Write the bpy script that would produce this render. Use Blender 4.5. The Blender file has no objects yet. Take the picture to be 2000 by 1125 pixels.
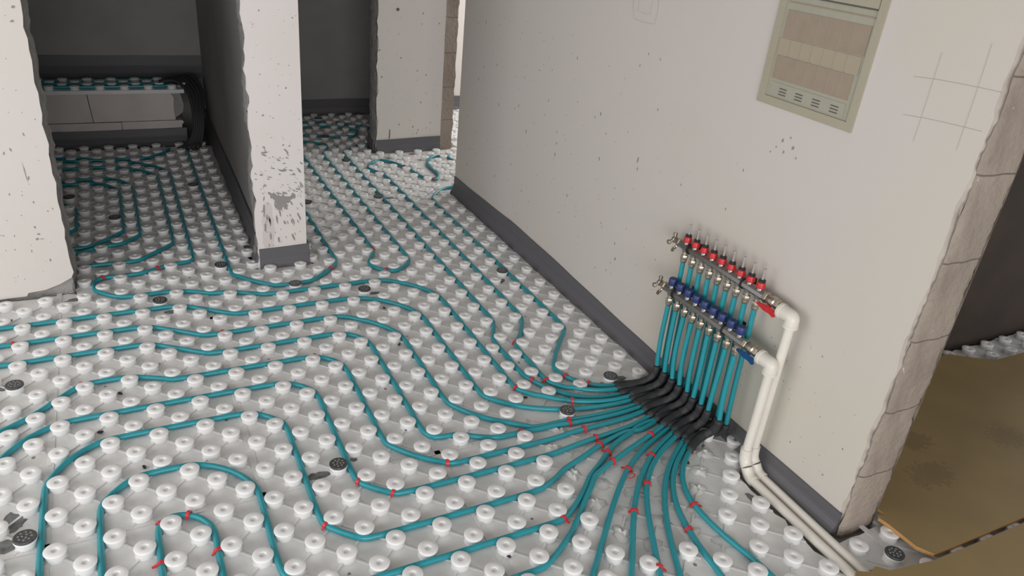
import bpy, bmesh, math, random
import numpy as np
from mathutils import Vector, Matrix
random.seed(7); rng = np.random.RandomState(5)
S = 0.15                       # one pipe spacing = 15 cm; all plan numbers below are in pipe spacings, z=0 is the film surface of the foam floor
scene = bpy.context.scene
col = scene.collection
PIPES={"a":[1467,2664,1434,2663,1418,2660,1403,2655,1373,2639,1346,2619,1321,2595,1287,2554,1257,2509,1248,2493,1241,2475,1238,2439,1237,1350,1238,789,1235,753,1229,736,1219,721,1090,570,1058,527,1029,482,1021,466,1016,450,1015,433,1017,416,1023,399,1039,368,1059,341,1095,304,1123,284,1153,268,1186,256,1237,246,1254,243],"b":[1689,3225,1688,3287,1686,3301,1681,3314,1673,3324,1661,3332,1648,3336,1620,3338,1605,3336,1591,3332,1577,3325,1564,3317,1541,3296,1521,3269,1496,3224,1474,3174,1467,3157,1464,3139,1463,3033,1463,2946,1461,2929,1457,2913,1443,2882,1426,2854,1416,2841,1407,2834,1397,2839,1379,2864,1368,2876,1344,2897,1334,2909,1320,2937,1315,2953,1312,2985,1310,3055,1308,3074,1303,3092,1260,3186,1244,3216,1233,3246,1225,3259,1201,3285,1170,3312,1156,3319,1143,3315,1103,3289,1079,3267,1058,3240,1032,3194,1024,3178,1019,3161,1018,3144,1024,3128,1067,3050,1081,3018,1085,3002,1088,2968,1088,1920,1085,922,1084,904,1079,885,1036,804,1007,759,971,718,958,705,947,690,941,673,938,637,938,419,940,383,945,365,955,349,994,312,1036,279,1066,260,1098,245,1131,234,1183,225,1254,219],"g":[1202,3713,1147,3711,1128,3708,1110,3702,1094,3690,1055,3650,1027,3625,989,3583,961,3556,949,3539,942,3520,939,3481,938,2393,938,1308,937,930,936,912,933,895,919,861,870,761,866,743,863,688,863,473,864,455,867,438,880,404,904,356,933,311,955,284,980,260,1008,239,1038,222,1070,209,1104,201,1156,195,1227,194,1263,196],"d":[619,3958,662,3903,685,3877,711,3855,738,3837,794,3806,833,3782,844,3772,852,3761,858,3748,862,3735,863,3705,860,3673,855,3658,816,3579,799,3546,792,3528,789,3510,787,3257,787,2173,787,1670,785,1652,780,1636,772,1621,752,1594,728,1571,702,1552,687,1544,672,1541,657,1543,643,1549,615,1566,592,1589,574,1616,568,1631,566,1646,568,1662,581,1694,631,1790,635,1807,638,1860,638,2943,638,3793],"e":[-112,3761,-112,2673,-111,1746,-109,1728,-103,1710,-93,1695,-45,1638,-7,1599,35,1564,50,1553,66,1544,84,1540,140,1538,196,1539,215,1540,233,1545,250,1554,335,1622,360,1647,392,1688,401,1703,408,1720,411,1737,413,1807,413,2677],"z":[-897,3676,-847,3650,-829,3643,-810,3640,-628,3637,-610,3635,-593,3631,-576,3623,-414,3509,-372,3475,-347,3450,-325,3423,-297,3377,-274,3328,-268,3310,-264,3293,-262,3204,-262,2120,-263,1976,-265,1959,-270,1941,-280,1927,-295,1918,-313,1914,-367,1909,-386,1904,-434,1875,-484,1854,-518,1842,-535,1840,-650,1839,-664,1837,-677,1833,-688,1827,-698,1818,-705,1807,-710,1794,-712,1780,-712,1750,-711,1735,-708,1719,-701,1704,-680,1677,-643,1641,-629,1630,-614,1621,-598,1615,-564,1612,-387,1611,-369,1608,-335,1596,-285,1574,-236,1546,-218,1541,-164,1537,-146,1533,-129,1527,-13,1471,5,1466,42,1464,528,1463,545,1462,561,1459,577,1453,608,1437,635,1416,689,1371,712,1345,743,1303,762,1272,777,1240,783,1223,786,1206,788,1118,788,413,789,394,792,376,799,358,810,343,861,289,901,254,945,224,993,200,1043,181,1094,168,1129,163,1182,162,1234,167,1269,172],"h":[-1160,1462,-435,1463,-382,1460,-364,1456,-348,1447,-289,1406,-215,1353,-168,1323,-151,1316,-133,1314,356,1313,390,1309,423,1298,455,1282,484,1263,525,1229,562,1191,594,1148,621,1102,634,1069,637,1052,638,928,638,438,640,383,645,365,655,349,719,283,747,261,793,233,850,205,914,182,982,164,1052,152,1124,144,1178,143,1269,148],"t":[-1147,1313,-696,1314,-554,1312,-536,1311,-519,1307,-502,1300,-427,1252,-352,1199,-323,1177,-305,1169,-287,1165,-214,1162,234,1163,251,1162,267,1159,283,1154,313,1137,339,1115,365,1091,391,1069,414,1042,455,985,471,954,484,922,487,905,488,799,488,402,490,384,494,367,501,350,530,305,563,263,602,225,659,181,718,136,734,126,754,120,871,117,973,108,1079,104,1151,107,1222,116,1275,125],"i":[-1130,1161,-551,1162,-533,1160,-516,1156,-499,1148,-379,1066,-319,1024,-302,1017,-284,1014,-177,1012,197,1013,213,1012,230,1010,245,1004,273,988,298,966,317,939,326,924,332,909,336,892,338,840,338,262,339,243,343,224,352,207,367,195,385,190,441,184,460,179,477,169,508,148,557,124,574,118,591,114,709,112,761,107,822,106,896,95,986,87,1094,84,1167,88,1275,101],"k":[-1085,677,-975,740,-931,770,-891,805,-804,895,-777,920,-762,929,-744,935,-708,937,-617,936,-599,934,-581,928,-498,889,-464,871,-446,866,-409,864,58,863,74,861,90,856,104,849,131,831,154,807,173,780,180,764,185,748,188,714,188,264,190,231,194,215,203,199,246,144,283,105,340,60,355,49,373,42,391,39,590,38,789,39,861,46,1060,49,1132,54,1239,71,1275,77],"l":[-1013,493,-1009,528,-1002,545,-975,591,-942,633,-917,657,-889,677,-842,703,-825,709,-789,712,-103,713,-87,712,-70,709,-54,702,-26,684,-1,660,20,633,28,618,34,602,37,567,38,116,40,80,46,63,55,47,93,8,120,-17,135,-28,152,-34,188,-37,749,-36,785,-31,857,-21,1074,-2,1128,7,1197,24,1282,53],"m":[-863,-83,-862,350,-861,367,-858,384,-845,418,-828,449,-809,478,-785,504,-758,526,-728,544,-713,552,-696,558,-680,561,-592,563,-267,562,-231,560,-214,555,-198,545,-158,508,-134,481,-123,466,-116,449,-113,414,-112,-38,-109,-74,-102,-91,-91,-106,-40,-159,-27,-171,-11,-180,6,-185,42,-187,566,-187,601,-184,636,-172,685,-150,733,-123,768,-111,819,-94,920,-56,988,-37,1056,-24,1073,-24,1119,-31,1167,-23,1199,-14,1216,-2,1253,19,1282,30],"n":[-712,-127,-712,198,-711,215,-707,233,-699,248,-678,276,-640,312,-626,322,-610,331,-593,335,-541,338,-454,336,-438,333,-405,320,-375,302,-348,280,-324,255,-303,227,-277,181,-270,165,-265,148,-263,113,-263,-192,-259,-226,-253,-243,-234,-272,-211,-297,-184,-319,-169,-328,-153,-334,-136,-337,-13,-338,566,-337,584,-336,602,-334,619,-327,680,-288,722,-256,762,-221,789,-195,822,-172,867,-144,940,-93,986,-67,1034,-48,1067,-39,1109,-18,1125,-12,1187,0,1250,-1,1282,6],"q":[-563,-185,-562,54,-560,71,-555,87,-545,100,-532,108,-517,111,-502,110,-488,107,-474,100,-461,92,-450,82,-439,70,-422,41,-416,26,-413,9,-412,-98,-413,-246],"o":[153,-487,430,-486,448,-484,466,-478,531,-440,592,-399,648,-352,727,-276,768,-240,807,-201,823,-192,962,-137,1153,-71,1290,-18],"p":[547,-590,792,-341,873,-265,943,-207,989,-176,1052,-139,1119,-108,1256,-54,1290,-41],"r":[660,-636,837,-397,885,-340,936,-286,991,-237,1050,-191,1097,-161,1162,-127,1298,-65],"s":[746,-670,866,-440,904,-377,935,-331,970,-289,1009,-250,1052,-215,1097,-184,1162,-149,1263,-103,1298,-89],"u":[806,-695,887,-527,933,-446,974,-384,1019,-326,1057,-285,1097,-248,1156,-202,1249,-141,1298,-112],"v":[935,-747,954,-581,969,-509,984,-456,1005,-405,1032,-357,1064,-312,1101,-272,1142,-236,1203,-193,1281,-144,1298,-136],"w":[1087,-808,1083,-734,1060,-589,1054,-515,1055,-461,1059,-425,1068,-390,1081,-357,1098,-326,1119,-296,1143,-270,1184,-234,1244,-191,1290,-160],"L2":[-897,3489,-642,3487,-605,3484,-586,3478,-570,3467,-525,3434,-448,3387,-420,3366,-396,3341,-375,3312,-349,3264,-343,3247,-339,3230,-337,3141,-337,2212,-341,2177,-346,2160,-356,2145,-392,2105,-486,2017,-500,2004,-518,1995,-537,1991,-613,1989,-796,1989],"L3":[-888,3263,-729,3264,-660,3262,-643,3259,-627,3253,-596,3236,-569,3214,-546,3188,-527,3159,-503,3111,-491,3077,-488,3041,-488,2364,-491,2328,-496,2312,-505,2296,-540,2256,-565,2233,-579,2223,-595,2217,-612,2213,-668,2209,-687,2203,-736,2174,-787,2153,-804,2146],"L4":[-886,3188,-744,3188,-727,3187,-711,3185,-695,3179,-665,3162,-639,3140,-616,3114,-597,3085,-573,3036,-567,3019,-564,3001,-563,2911,-563,2433,-564,2415,-567,2397,-573,2380,-594,2349,-629,2307,-669,2269,-714,2235,-730,2225,-748,2217,-767,2214,-804,2213],"L5":[-868,2864,-819,2817,-807,2804,-797,2789,-791,2771,-788,2733,-788,2509,-789,2491,-792,2473,-800,2456,-813,2443,-843,2422],"L1":[-931,3713,-840,3711,-821,3708,-786,3695,-735,3673,-702,3654,-683,3645,-664,3641,-567,3639,-398,3639,-379,3642,-360,3648,-344,3660,-278,3724,-258,3753,-234,3799,-223,3822],"C1":[798,4387,1055,4385],"C2":[721,4238,1018,4235,1038,4234,1058,4229,1076,4220,1177,4134,1206,4107,1215,4094,1212,4079,1161,3971,1150,3957,1136,3946,1119,3940,1083,3938,993,3939,975,3942,956,3947,871,3986,836,4004,817,4008,759,4010,665,4011],"C3":[1106,4358,1176,4289,1235,4238,1343,4153,1400,4100]}
CLIPS=[["z",-4.515,12.221,-2.74],["z",-2.896,12.5,-2.65],["e",2.401,10.98,0.83],["d",4.246,12.164,1.5],["d",4.189,10.379,2.57],["t",-1.546,7.75,-0.01],["t",-6.686,8.748,-0.0],["k",-5.079,6.195,0.42],["k",0.598,5.708,-0.35],["q",-3.161,0.669,-0.5],["q",-3.698,0.579,1.1],["q",-3.751,-0.486,1.57],["q",-2.747,-0.529,-1.57],["l",0.305,0.419,-1.15],["l",0.898,-0.184,-0.48],["m",-0.681,-0.607,-1.07],["k",2.37,0.327,-0.49],["b",6.317,4.6,-2.06],["z",5.278,2.505,-1.31],["g",5.868,2.692,-1.16],["b",6.268,2.551,-1.39],["a",6.871,2.557,-1.1],["a",7.302,2.029,-0.7],["a",8.245,1.638,-0.16],["z",6.406,1.432,-0.49],["i",4.507,0.751,-0.01],["t",5.914,0.768,-0.1],["i",5.857,0.647,-0.15],["k",6.102,0.316,0.01],["l",6.199,-0.094,0.09],["m",6.134,-0.372,0.32],["n",6.166,-0.682,0.59],["o",6.069,-1.042,0.38],["p",6.29,-1.38,0.65],["o",7.573,-0.517,0.34],["r",7.102,-1.207,0.58],["s",6.389,-2.019,0.86],["r",5.582,-2.645,0.9],["n",4.011,-2.223,0.25],["w",8.191,-1.342,0.6],["w",7.045,-2.951,1.45],["v",6.43,-3.51,1.35],["s",5.141,-4.139,1.09],["b",8.54,20.935,1.97],["b",9.313,18.929,2.41]]
DEBRIS=[[3.31,7.9],[5.16,6.88],[3.05,5.69],[4.61,13.41],[5.52,22.64],[4.16,18.02],[1.9,1.89],[2.47,-2.67],[7.89,-1.65],[5.34,2.09],[-4.24,5.62],[-4.7,4.15],[-3.88,2.56],[-4.92,9.82],[-6.86,10.24]]
CAM={'loc': [-0.5037, -1.8139, 1.7509], 'r': [0.890325, -0.445999, 0.091688], 'u': [0.12997, 0.441922, 0.887588], 'f': [0.436383, 0.778325, -0.45142], 'lens': 26.34}

# ------------------------------------------------------------------ camera
cd = bpy.data.cameras.new('camera'); cam = bpy.data.objects.new('camera', cd); col.objects.link(cam)
cd.sensor_fit = 'HORIZONTAL'; cd.sensor_width = 36; cd.lens = CAM['lens']; cd.clip_start = .05; cd.clip_end = 60
_r, _u, _f = Vector(CAM['r']), Vector(CAM['u']), Vector(CAM['f'])
cam.matrix_world = Matrix(((_r[0], _u[0], -_f[0], CAM['loc'][0]), (_r[1], _u[1], -_f[1], CAM['loc'][1]), (_r[2], _u[2], -_f[2], CAM['loc'][2]), (0, 0, 0, 1)))
scene.camera = cam
# ------------------------------------------------------------------ light
w = bpy.data.worlds.new('world'); scene.world = w; w.use_nodes = True
w.node_tree.nodes['Background'].inputs[0].default_value = (1, .985, .975, 1)
w.node_tree.nodes['Background'].inputs[1].default_value = 0.8
def area(name, loc, target, sx, sy, power, color):
    l = bpy.data.lights.new(name, 'AREA'); l.shape = 'RECTANGLE'; l.size = sx; l.size_y = sy; l.energy = power; l.color = color
    o = bpy.data.objects.new(name, l); col.objects.link(o); o.location = loc
    o.rotation_euler = (Vector(target)-Vector(loc)).to_track_quat('-Z', 'Y').to_euler(); return o
# daylight through the openings of the building shell (behind the viewer, left room side, far right room)
area('window_light_rear', (-1.0, -3.85, .95), (-.9, 0, .7), 3.4, 1.7, 142, (1, .985, .975))
area('window_light_left', (-3.1, .1, 1.4), (0, 1.1, .9), 2.8, 2.0, 60, (1, .98, .96))
area('window_light_far', (3.3, 3.75, 1.5), (1.3, 3.7, .9), 1.3, 1.8, 46, (1, .97, .93))
area('window_light_corridor', (3.35, 2.9, 1.6), (1.4, 3.2, .4), .6, 1.6, 17, (1, .97, .92))
scene.view_settings.view_transform = 'Standard'; scene.view_settings.look = 'None'
scene.view_settings.exposure = -0.38; scene.view_settings.gamma = 1.0; scene.view_settings.use_curve_mapping = False
# ------------------------------------------------------------------ materials
def mat(name, color, rough=.6, metal=0, spec=.5, noise=None, bump=None, sheen=0):
    m = bpy.data.materials.new(name); m.use_nodes = True; nt = m.node_tree; b = nt.nodes['Principled BSDF']
    b.inputs['Base Color'].default_value = (*color, 1); b.inputs['Roughness'].default_value = rough
    b.inputs['Metallic'].default_value = metal; b.inputs['Specular IOR Level'].default_value = spec
    tc = nt.nodes.new('ShaderNodeTexCoord')
    if noise:
        sc, c2, amt = noise
        n = nt.nodes.new('ShaderNodeTexNoise'); n.inputs['Scale'].default_value = sc; n.inputs['Detail'].default_value = 5
        nt.links.new(tc.outputs['Object'], n.inputs['Vector'])
        mx = nt.nodes.new('ShaderNodeMix'); mx.data_type = 'RGBA'; mx.inputs[6].default_value = (*color, 1); mx.inputs[7].default_value = (*c2, 1)
        r = nt.nodes.new('ShaderNodeMapRange'); r.inputs[1].default_value = .42; r.inputs[2].default_value = .68; r.inputs[4].default_value = amt
        nt.links.new(n.outputs[0], r.inputs[0]); nt.links.new(r.outputs[0], mx.inputs[0]); nt.links.new(mx.outputs[2], b.inputs['Base Color'])
        m['mix'] = mx.name
    if bump:
        sc, st, dist = bump
        n = nt.nodes.new('ShaderNodeTexNoise'); n.inputs['Scale'].default_value = sc; n.inputs['Detail'].default_value = 6
        nt.links.new(tc.outputs['Object'], n.inputs['Vector'])
        bp = nt.nodes.new('ShaderNodeBump'); bp.inputs['Strength'].default_value = st; bp.inputs['Distance'].default_value = dist
        nt.links.new(n.outputs[0], bp.inputs['Height']); nt.links.new(bp.outputs[0], b.inputs['Normal'])
    return m
def math_node(nt, op, a, b=None, c=None):
    n = nt.nodes.new('ShaderNodeMath'); n.operation = op
    for i, v in enumerate((a, b, c)):
        if v is None: continue
        if isinstance(v, (int, float)): n.inputs[i].default_value = v
        else: nt.links.new(v, n.inputs[i])
    return n.outputs[0]
def base_out(m):
    nt = m.node_tree; b = nt.nodes['Principled BSDF']
    l = b.inputs['Base Color'].links
    return (l[0].from_socket if l else None)
def overlay(m, mask, color):
    """mix a stain colour over the material where mask is 1"""
    nt = m.node_tree; b = nt.nodes['Principled BSDF']; src = base_out(m)
    mx = nt.nodes.new('ShaderNodeMix'); mx.data_type = 'RGBA'
    if src: nt.links.new(src, mx.inputs[6])
    else: mx.inputs[6].default_value = b.inputs['Base Color'].default_value
    mx.inputs[7].default_value = (*color, 1); nt.links.new(mask, mx.inputs[0]); nt.links.new(mx.outputs[2], b.inputs['Base Color'])
def specks(m, scale, stretch, thr, size, color, amount=.9, region=None, rot=(0,0,0)):
    """splashes: random small spots of mortar, stretched; region = (centre xyz, radius xyz) raises density"""
    nt = m.node_tree
    tc = nt.nodes.new('ShaderNodeTexCoord'); mp = nt.nodes.new('ShaderNodeMapping'); mp.inputs['Scale'].default_value = stretch; mp.inputs['Rotation'].default_value = rot
    nt.links.new(tc.outputs['Object'], mp.inputs[0])
    n = nt.nodes.new('ShaderNodeTexNoise'); n.inputs['Scale'].default_value = scale*2.3; nt.links.new(mp.outputs[0], n.inputs[0])
    va = nt.nodes.new('ShaderNodeVectorMath'); va.operation = 'MULTIPLY_ADD'; va.inputs[1].default_value = (.35/scale,)*3
    nt.links.new(n.outputs[1], va.inputs[0]); nt.links.new(mp.outputs[0], va.inputs[2])
    v = nt.nodes.new('ShaderNodeTexVoronoi'); v.inputs['Scale'].default_value = scale; nt.links.new(va.outputs[0], v.inputs['Vector'])
    sp = nt.nodes.new('ShaderNodeSeparateColor'); nt.links.new(v.outputs['Color'], sp.inputs[0])
    rnd = sp.outputs[0]; t = thr
    if region:
        d = nt.nodes.new('ShaderNodeVectorMath'); d.operation = 'SUBTRACT'; nt.links.new(tc.outputs['Object'], d.inputs[0]); d.inputs[1].default_value = region[0]
        d2 = nt.nodes.new('ShaderNodeVectorMath'); d2.operation = 'DIVIDE'; nt.links.new(d.outputs[0], d2.inputs[0]); d2.inputs[1].default_value = region[1]
        ln = nt.nodes.new('ShaderNodeVectorMath'); ln.operation = 'LENGTH'; nt.links.new(d2.outputs[0], ln.inputs[0])
        mr = nt.nodes.new('ShaderNodeMapRange'); nt.links.new(ln.outputs['Value'], mr.inputs[0]); mr.inputs[3].default_value = region[2]; mr.inputs[4].default_value = thr
        t = mr.outputs[0]
    ex = math_node(nt, 'SUBTRACT', rnd, t); ex = math_node(nt, 'MAXIMUM', ex, 0.0)
    rad = math_node(nt, 'MULTIPLY', ex, size)
    mk = math_node(nt, 'LESS_THAN', v.outputs['Distance'], rad); mk = math_node(nt, 'MULTIPLY', mk, amount)
    overlay(m, mk, color)
def blot(m, centre, radius, wob, scale, color, amount=1.0):
    nt = m.node_tree; tc = nt.nodes.new('ShaderNodeTexCoord')
    d = nt.nodes.new('ShaderNodeVectorMath'); d.operation = 'SUBTRACT'; nt.links.new(tc.outputs['Object'], d.inputs[0]); d.inputs[1].default_value = centre
    d2 = nt.nodes.new('ShaderNodeVectorMath'); d2.operation = 'DIVIDE'; nt.links.new(d.outputs[0], d2.inputs[0]); d2.inputs[1].default_value = radius
    ln = nt.nodes.new('ShaderNodeVectorMath'); ln.operation = 'LENGTH'; nt.links.new(d2.outputs[0], ln.inputs[0])
    n = nt.nodes.new('ShaderNodeTexNoise'); n.inputs['Scale'].default_value = scale; n.inputs['Detail'].default_value = 4; nt.links.new(tc.outputs['Object'], n.inputs[0])
    a = math_node(nt, 'SUBTRACT', n.outputs[0], .5); a = math_node(nt, 'MULTIPLY', a, wob); a = math_node(nt, 'ADD', ln.outputs['Value'], a)
    mk = math_node(nt, 'LESS_THAN', a, 1.0); mk = math_node(nt, 'MULTIPLY', mk, amount); overlay(m, mk, color)
def joints(m, axis, period, offset, width, color, wob=.004, amount=.75):
    nt = m.node_tree; tc = nt.nodes.new('ShaderNodeTexCoord'); sx = nt.nodes.new('ShaderNodeSeparateXYZ'); nt.links.new(tc.outputs['Object'], sx.inputs[0])
    n = nt.nodes.new('ShaderNodeTexNoise'); n.inputs['Scale'].default_value = 14; nt.links.new(tc.outputs['Object'], n.inputs[0])
    a = math_node(nt, 'MULTIPLY_ADD', n.outputs[0], wob*2, sx.outputs[axis]); a = math_node(nt, 'SUBTRACT', a, offset+wob)
    a = math_node(nt, 'DIVIDE', a, period); a = math_node(nt, 'ADD', a, 100.5); a = math_node(nt, 'FRACT', a); a = math_node(nt, 'SUBTRACT', a, .5)
    a = math_node(nt, 'ABSOLUTE', a); mk = math_node(nt, 'LESS_THAN', a, width/period/2); mk = math_node(nt, 'MULTIPLY', mk, amount); overlay(m, mk, color)
M = {}
M['film'] = mat('foam_film', (.74, .74, .735), .34, noise=(5, (.64, .63, .61), .5), bump=(34, .35, .005))
M['stud'] = mat('foam_stud', (.84, .84, .84), .30, bump=(90, .15, .002))
for k_, w_ in (('stud', .6), ('film', .35)):
    b_ = M[k_].node_tree.nodes['Principled BSDF']; b_.inputs['Subsurface Weight'].default_value = w_; b_.inputs['Subsurface Radius'].default_value = (1, 1, 1); b_.inputs['Subsurface Scale'].default_value = .014
specks(M['film'], 26, (1, 1, 1), .93, 3.0, (.10, .10, .10), .8)
M['slab'] = mat('screed', (.30, .285, .265), .9, noise=(9, (.2, .19, .175), .8))
M['pipe'] = mat('teal_pipe', (.022, .30, .355), .27, noise=(30, (.03, .25, .30), .4))
M['clip'] = mat('red_clip', (.62, .035, .045), .35)
M['cap'] = mat('cap_plastic', (.045, .048, .055), .45, noise=(120, (.12, .12, .125), .6))
M['smear'] = mat('grey_smear', (.20, .205, .20), .7, noise=(40, (.06, .06, .06), .8))
M['strip'] = mat('edge_strip_foam', (.115, .113, .124), .55, bump=(150, .2, .002))
M['sleeve'] = mat('black_sleeve', (.03, .031, .034), .6, bump=(120, .2, .002))
M['plaster'] = mat('white_plaster', (.66, .62, .60), .75, noise=(2.2, (.66, .63, .56), .5), bump=(25, .08, .004))
M['plaster_right'] = mat('white_plaster_right', (.60, .562, .54), .75, noise=(1.1, (.595, .557, .48), .9), bump=(22, .08, .004))  # yellower noise tint paints in warm light bounced off the plywood
M['plaster_pillar'] = mat('white_plaster_pillar', (.74, .70, .69), .75, noise=(3, (.72, .66, .62), .5), bump=(25, .08, .004))
blot(M['plaster_pillar'], (.085, 1.77, .20), (.030, .5, .15), .9, 20, (.60, .54, .51), .7)
M['cement'] = mat('grey_cement_plaster', (.32, .312, .306), .8, noise=(3, (.25, .246, .243), .6), bump=(30, .15, .004))
M['rough'] = mat('rough_cement', (.34, .33, .32), .9, noise=(14, (.22, .215, .21), .8), bump=(40, .8, .015))
M['aac'] = mat('aerated_block', (.35, .295, .25), .9, noise=(5, (.27, .225, .19), .8), bump=(48, .9, .009))
joints(M['aac'], 2, .252, .489, .005, (.10, .085, .075))
specks(M['aac'], 60, (1, 1, 1), .9, 2.2, (.60, .55, .49), .6)
M['aac_white'] = mat('aerated_block_plain', (.62, .57, .555), .9, noise=(5, (.52, .48, .465), .6), bump=(55, .3, .005))
M['edge'] = mat('broken_plaster_edge', (.48, .43, .385), .85, noise=(16, (.40, .35, .31), .8), bump=(60, .4, .005))
M['ply'] = mat('plywood', (.33, .235, .10), .5, noise=(2.2, (.24, .17, .075), .8))
specks(M['ply'], 5, (1, .6, 1), .80, 1.1, (.06, .04, .02), .85)
blot(M['ply'], (1.98, -.66, 0), (.10, .06, 1), 2.6, 60, (.15, .11, .06), .4)
blot(M['ply'], (2.10, -.50, 0), (.07, .05, 1), 2.6, 60, (.15, .11, .06), .4)
blot(M['ply'], (2.50, -.62, 0), (.08, .06, 1), 2.8, 70, (.15, .11, .06), .35)
M['ply_edge'] = mat('plywood_edge', (.50, .27, .09), .6)
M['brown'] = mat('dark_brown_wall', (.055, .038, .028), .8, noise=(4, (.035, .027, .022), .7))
M['nickel'] = mat('nickel_brass', (.52, .46, .39), .32, metal=1, noise=(40, (.40, .34, .27), .6))
M['steel'] = mat('steel_bar', (.36, .35, .34), .38, metal=1)
M['brassy'] = mat('brass_nut', (.60, .53, .45), .40, metal=1)
M['red'] = mat('red_plastic', (.60, .025, .03), .38)
M['blue'] = mat('blue_plastic', (.025, .045, .17), .42)
M['handle_blue'] = mat('blue_handle', (.01, .07, .22), .4)
M['black'] = mat('black_plastic', (.02, .02, .022), .4)
M['tube'] = mat('flow_tube', (.40, .38, .37), .15)
M['ppr'] = mat('white_ppr', (.76, .73, .67), .35, noise=(9, (.70, .65, .56), .5))
M['box'] = mat('beige_box', (.385, .36, .28), .5, noise=(6, (.39, .35, .255), .6), bump=(35, .25, .004))
M['box_film'] = mat('film_cover', (.37, .365, .295), .4, bump=(20, .4, .006))
M['card'] = mat('brown_insert', (.33, .268, .208), .75, noise=(20, (.29, .235, .18), .6))
M['cream'] = mat('cream_insert', (.38, .325, .245), .6)
M['fold'] = mat('film_fold', (.36, .30, .235), .5)
M['dark'] = mat('dark_slot', (.10, .095, .09), .7)
M['pencil'] = mat('pencil', (.47, .44, .41), .8)
M['fleck'] = mat('mortar_fleck', (.29, .28, .275), .85)
M['fleck_soft'] = mat('mortar_fleck_soft', (.42, .39, .38), .85)
M['ceiling'] = mat('ceiling_paint', (.42, .41, .40), .9, noise=(4, (.38, .37, .36), .5))
M['crumb'] = mat('dark_crumb', (.03, .03, .035), .8)
# ------------------------------------------------------------------ mesh helpers
def P3(x, y, z): return Vector((x*S, y*S, z*S))
def new(name, bm, material, parent=None, smooth=False, loc=None):
    me = bpy.data.meshes.new(name); bm.normal_update(); bm.to_mesh(me); bm.free()
    me.materials.append(material)
    if smooth: me.polygons.foreach_set('use_smooth', [True]*len(me.polygons))
    o = bpy.data.objects.new(name, me); col.objects.link(o)
    if parent is not None: o.parent = parent
    if loc is not None: o.location = loc
    return o
def smooth_angle(o, deg=40):
    me = o.data
    me.polygons.foreach_set('use_smooth', [True]*len(me.polygons))
    bm = bmesh.new(); bm.from_mesh(me)
    for e in bm.edges:
        if len(e.link_faces) == 2 and e.calc_face_angle(0) > math.radians(deg): e.smooth = False
    bm.to_mesh(me); bm.free(); return o
def tag(o, label, cat, group=None, kind=None):
    o['label'] = label; o['category'] = cat
    if group: o['group'] = group
    if kind: o['kind'] = kind
    return o
def struct(o, label=None):
    o['kind'] = 'structure'
    if label: o['label'] = label
    return o
def empty(name, loc=(0, 0, 0), rz=0):
    o = bpy.data.objects.new(name, None); o.empty_display_size = .05; col.objects.link(o); o.location = loc; o.rotation_euler = (0, 0, rz); return o
def add_box(bm, x0, y0, z0, x1, y1, z1, sc=S):
    vs = [bm.verts.new((x*sc, y*sc, z*sc)) for x in (x0, x1) for y in (y0, y1) for z in (z0, z1)]
    for f in ((0, 1, 3, 2), (4, 6, 7, 5), (0, 4, 5, 1), (2, 3, 7, 6), (0, 2, 6, 4), (1, 5, 7, 3)): bm.faces.new([vs[i] for i in f])
def add_prism(bm, pts, z0, z1, sc=S):
    """vertical prism over a plan polygon"""
    a = [bm.verts.new((x*sc, y*sc, z0*sc)) for x, y in pts]; b = [bm.verts.new((x*sc, y*sc, z1*sc)) for x, y in pts]
    n = len(pts); bm.faces.new(a[::-1]); bm.faces.new(b)
    for i in range(n): bm.faces.new((a[i], a[(i+1) % n], b[(i+1) % n], b[i]))
def add_slab(bm, pts, axis, v0, v1):
    """polygon in a vertical plane, extruded along axis; pts=(other coordinate, z)"""
    def mk(v): return [bm.verts.new(((v*S, a*S, z*S) if axis == 0 else (a*S, v*S, z*S))) for a, z in pts]
    a, b = mk(v0), mk(v1); n = len(pts); bm.faces.new(a[::-1]); bm.faces.new(b)
    for i in range(n): bm.faces.new((a[i], a[(i+1) % n], b[(i+1) % n], b[i]))
def frame_of(t):
    t = Vector(t).normalized(); a = Vector((0, 0, 1)) if abs(t.z) < .9 else Vector((1, 0, 0))
    u = a.cross(t).normalized(); return u, t.cross(u)
def add_tube(bm, pts, r, n=10, caps=True, sc=1.0):
    """round tube through points in metres; r a number or list"""
    pts = [Vector(p)*sc for p in pts]; k = len(pts); rings = []
    tans = [((pts[min(i+1, k-1)]-pts[max(i-1, 0)]).normalized()) for i in range(k)]
    u, v = frame_of(tans[0])
    for i, p in enumerate(pts):
        t = tans[i]; u = (u - t*u.dot(t)).normalized(); v = t.cross(u)
        rr = r[i] if isinstance(r, (list, tuple)) else r
        rings.append([bm.verts.new(p + u*math.cos(a)*rr + v*math.sin(a)*rr) for a in [2*math.pi*j/n for j in range(n)]])
    for A, B in zip(rings, rings[1:]):
        for j in range(n): bm.faces.new((A[j], A[(j+1) % n], B[(j+1) % n], B[j]))
    if caps: bm.faces.new(rings[0][::-1]); bm.faces.new(rings[-1])
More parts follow.
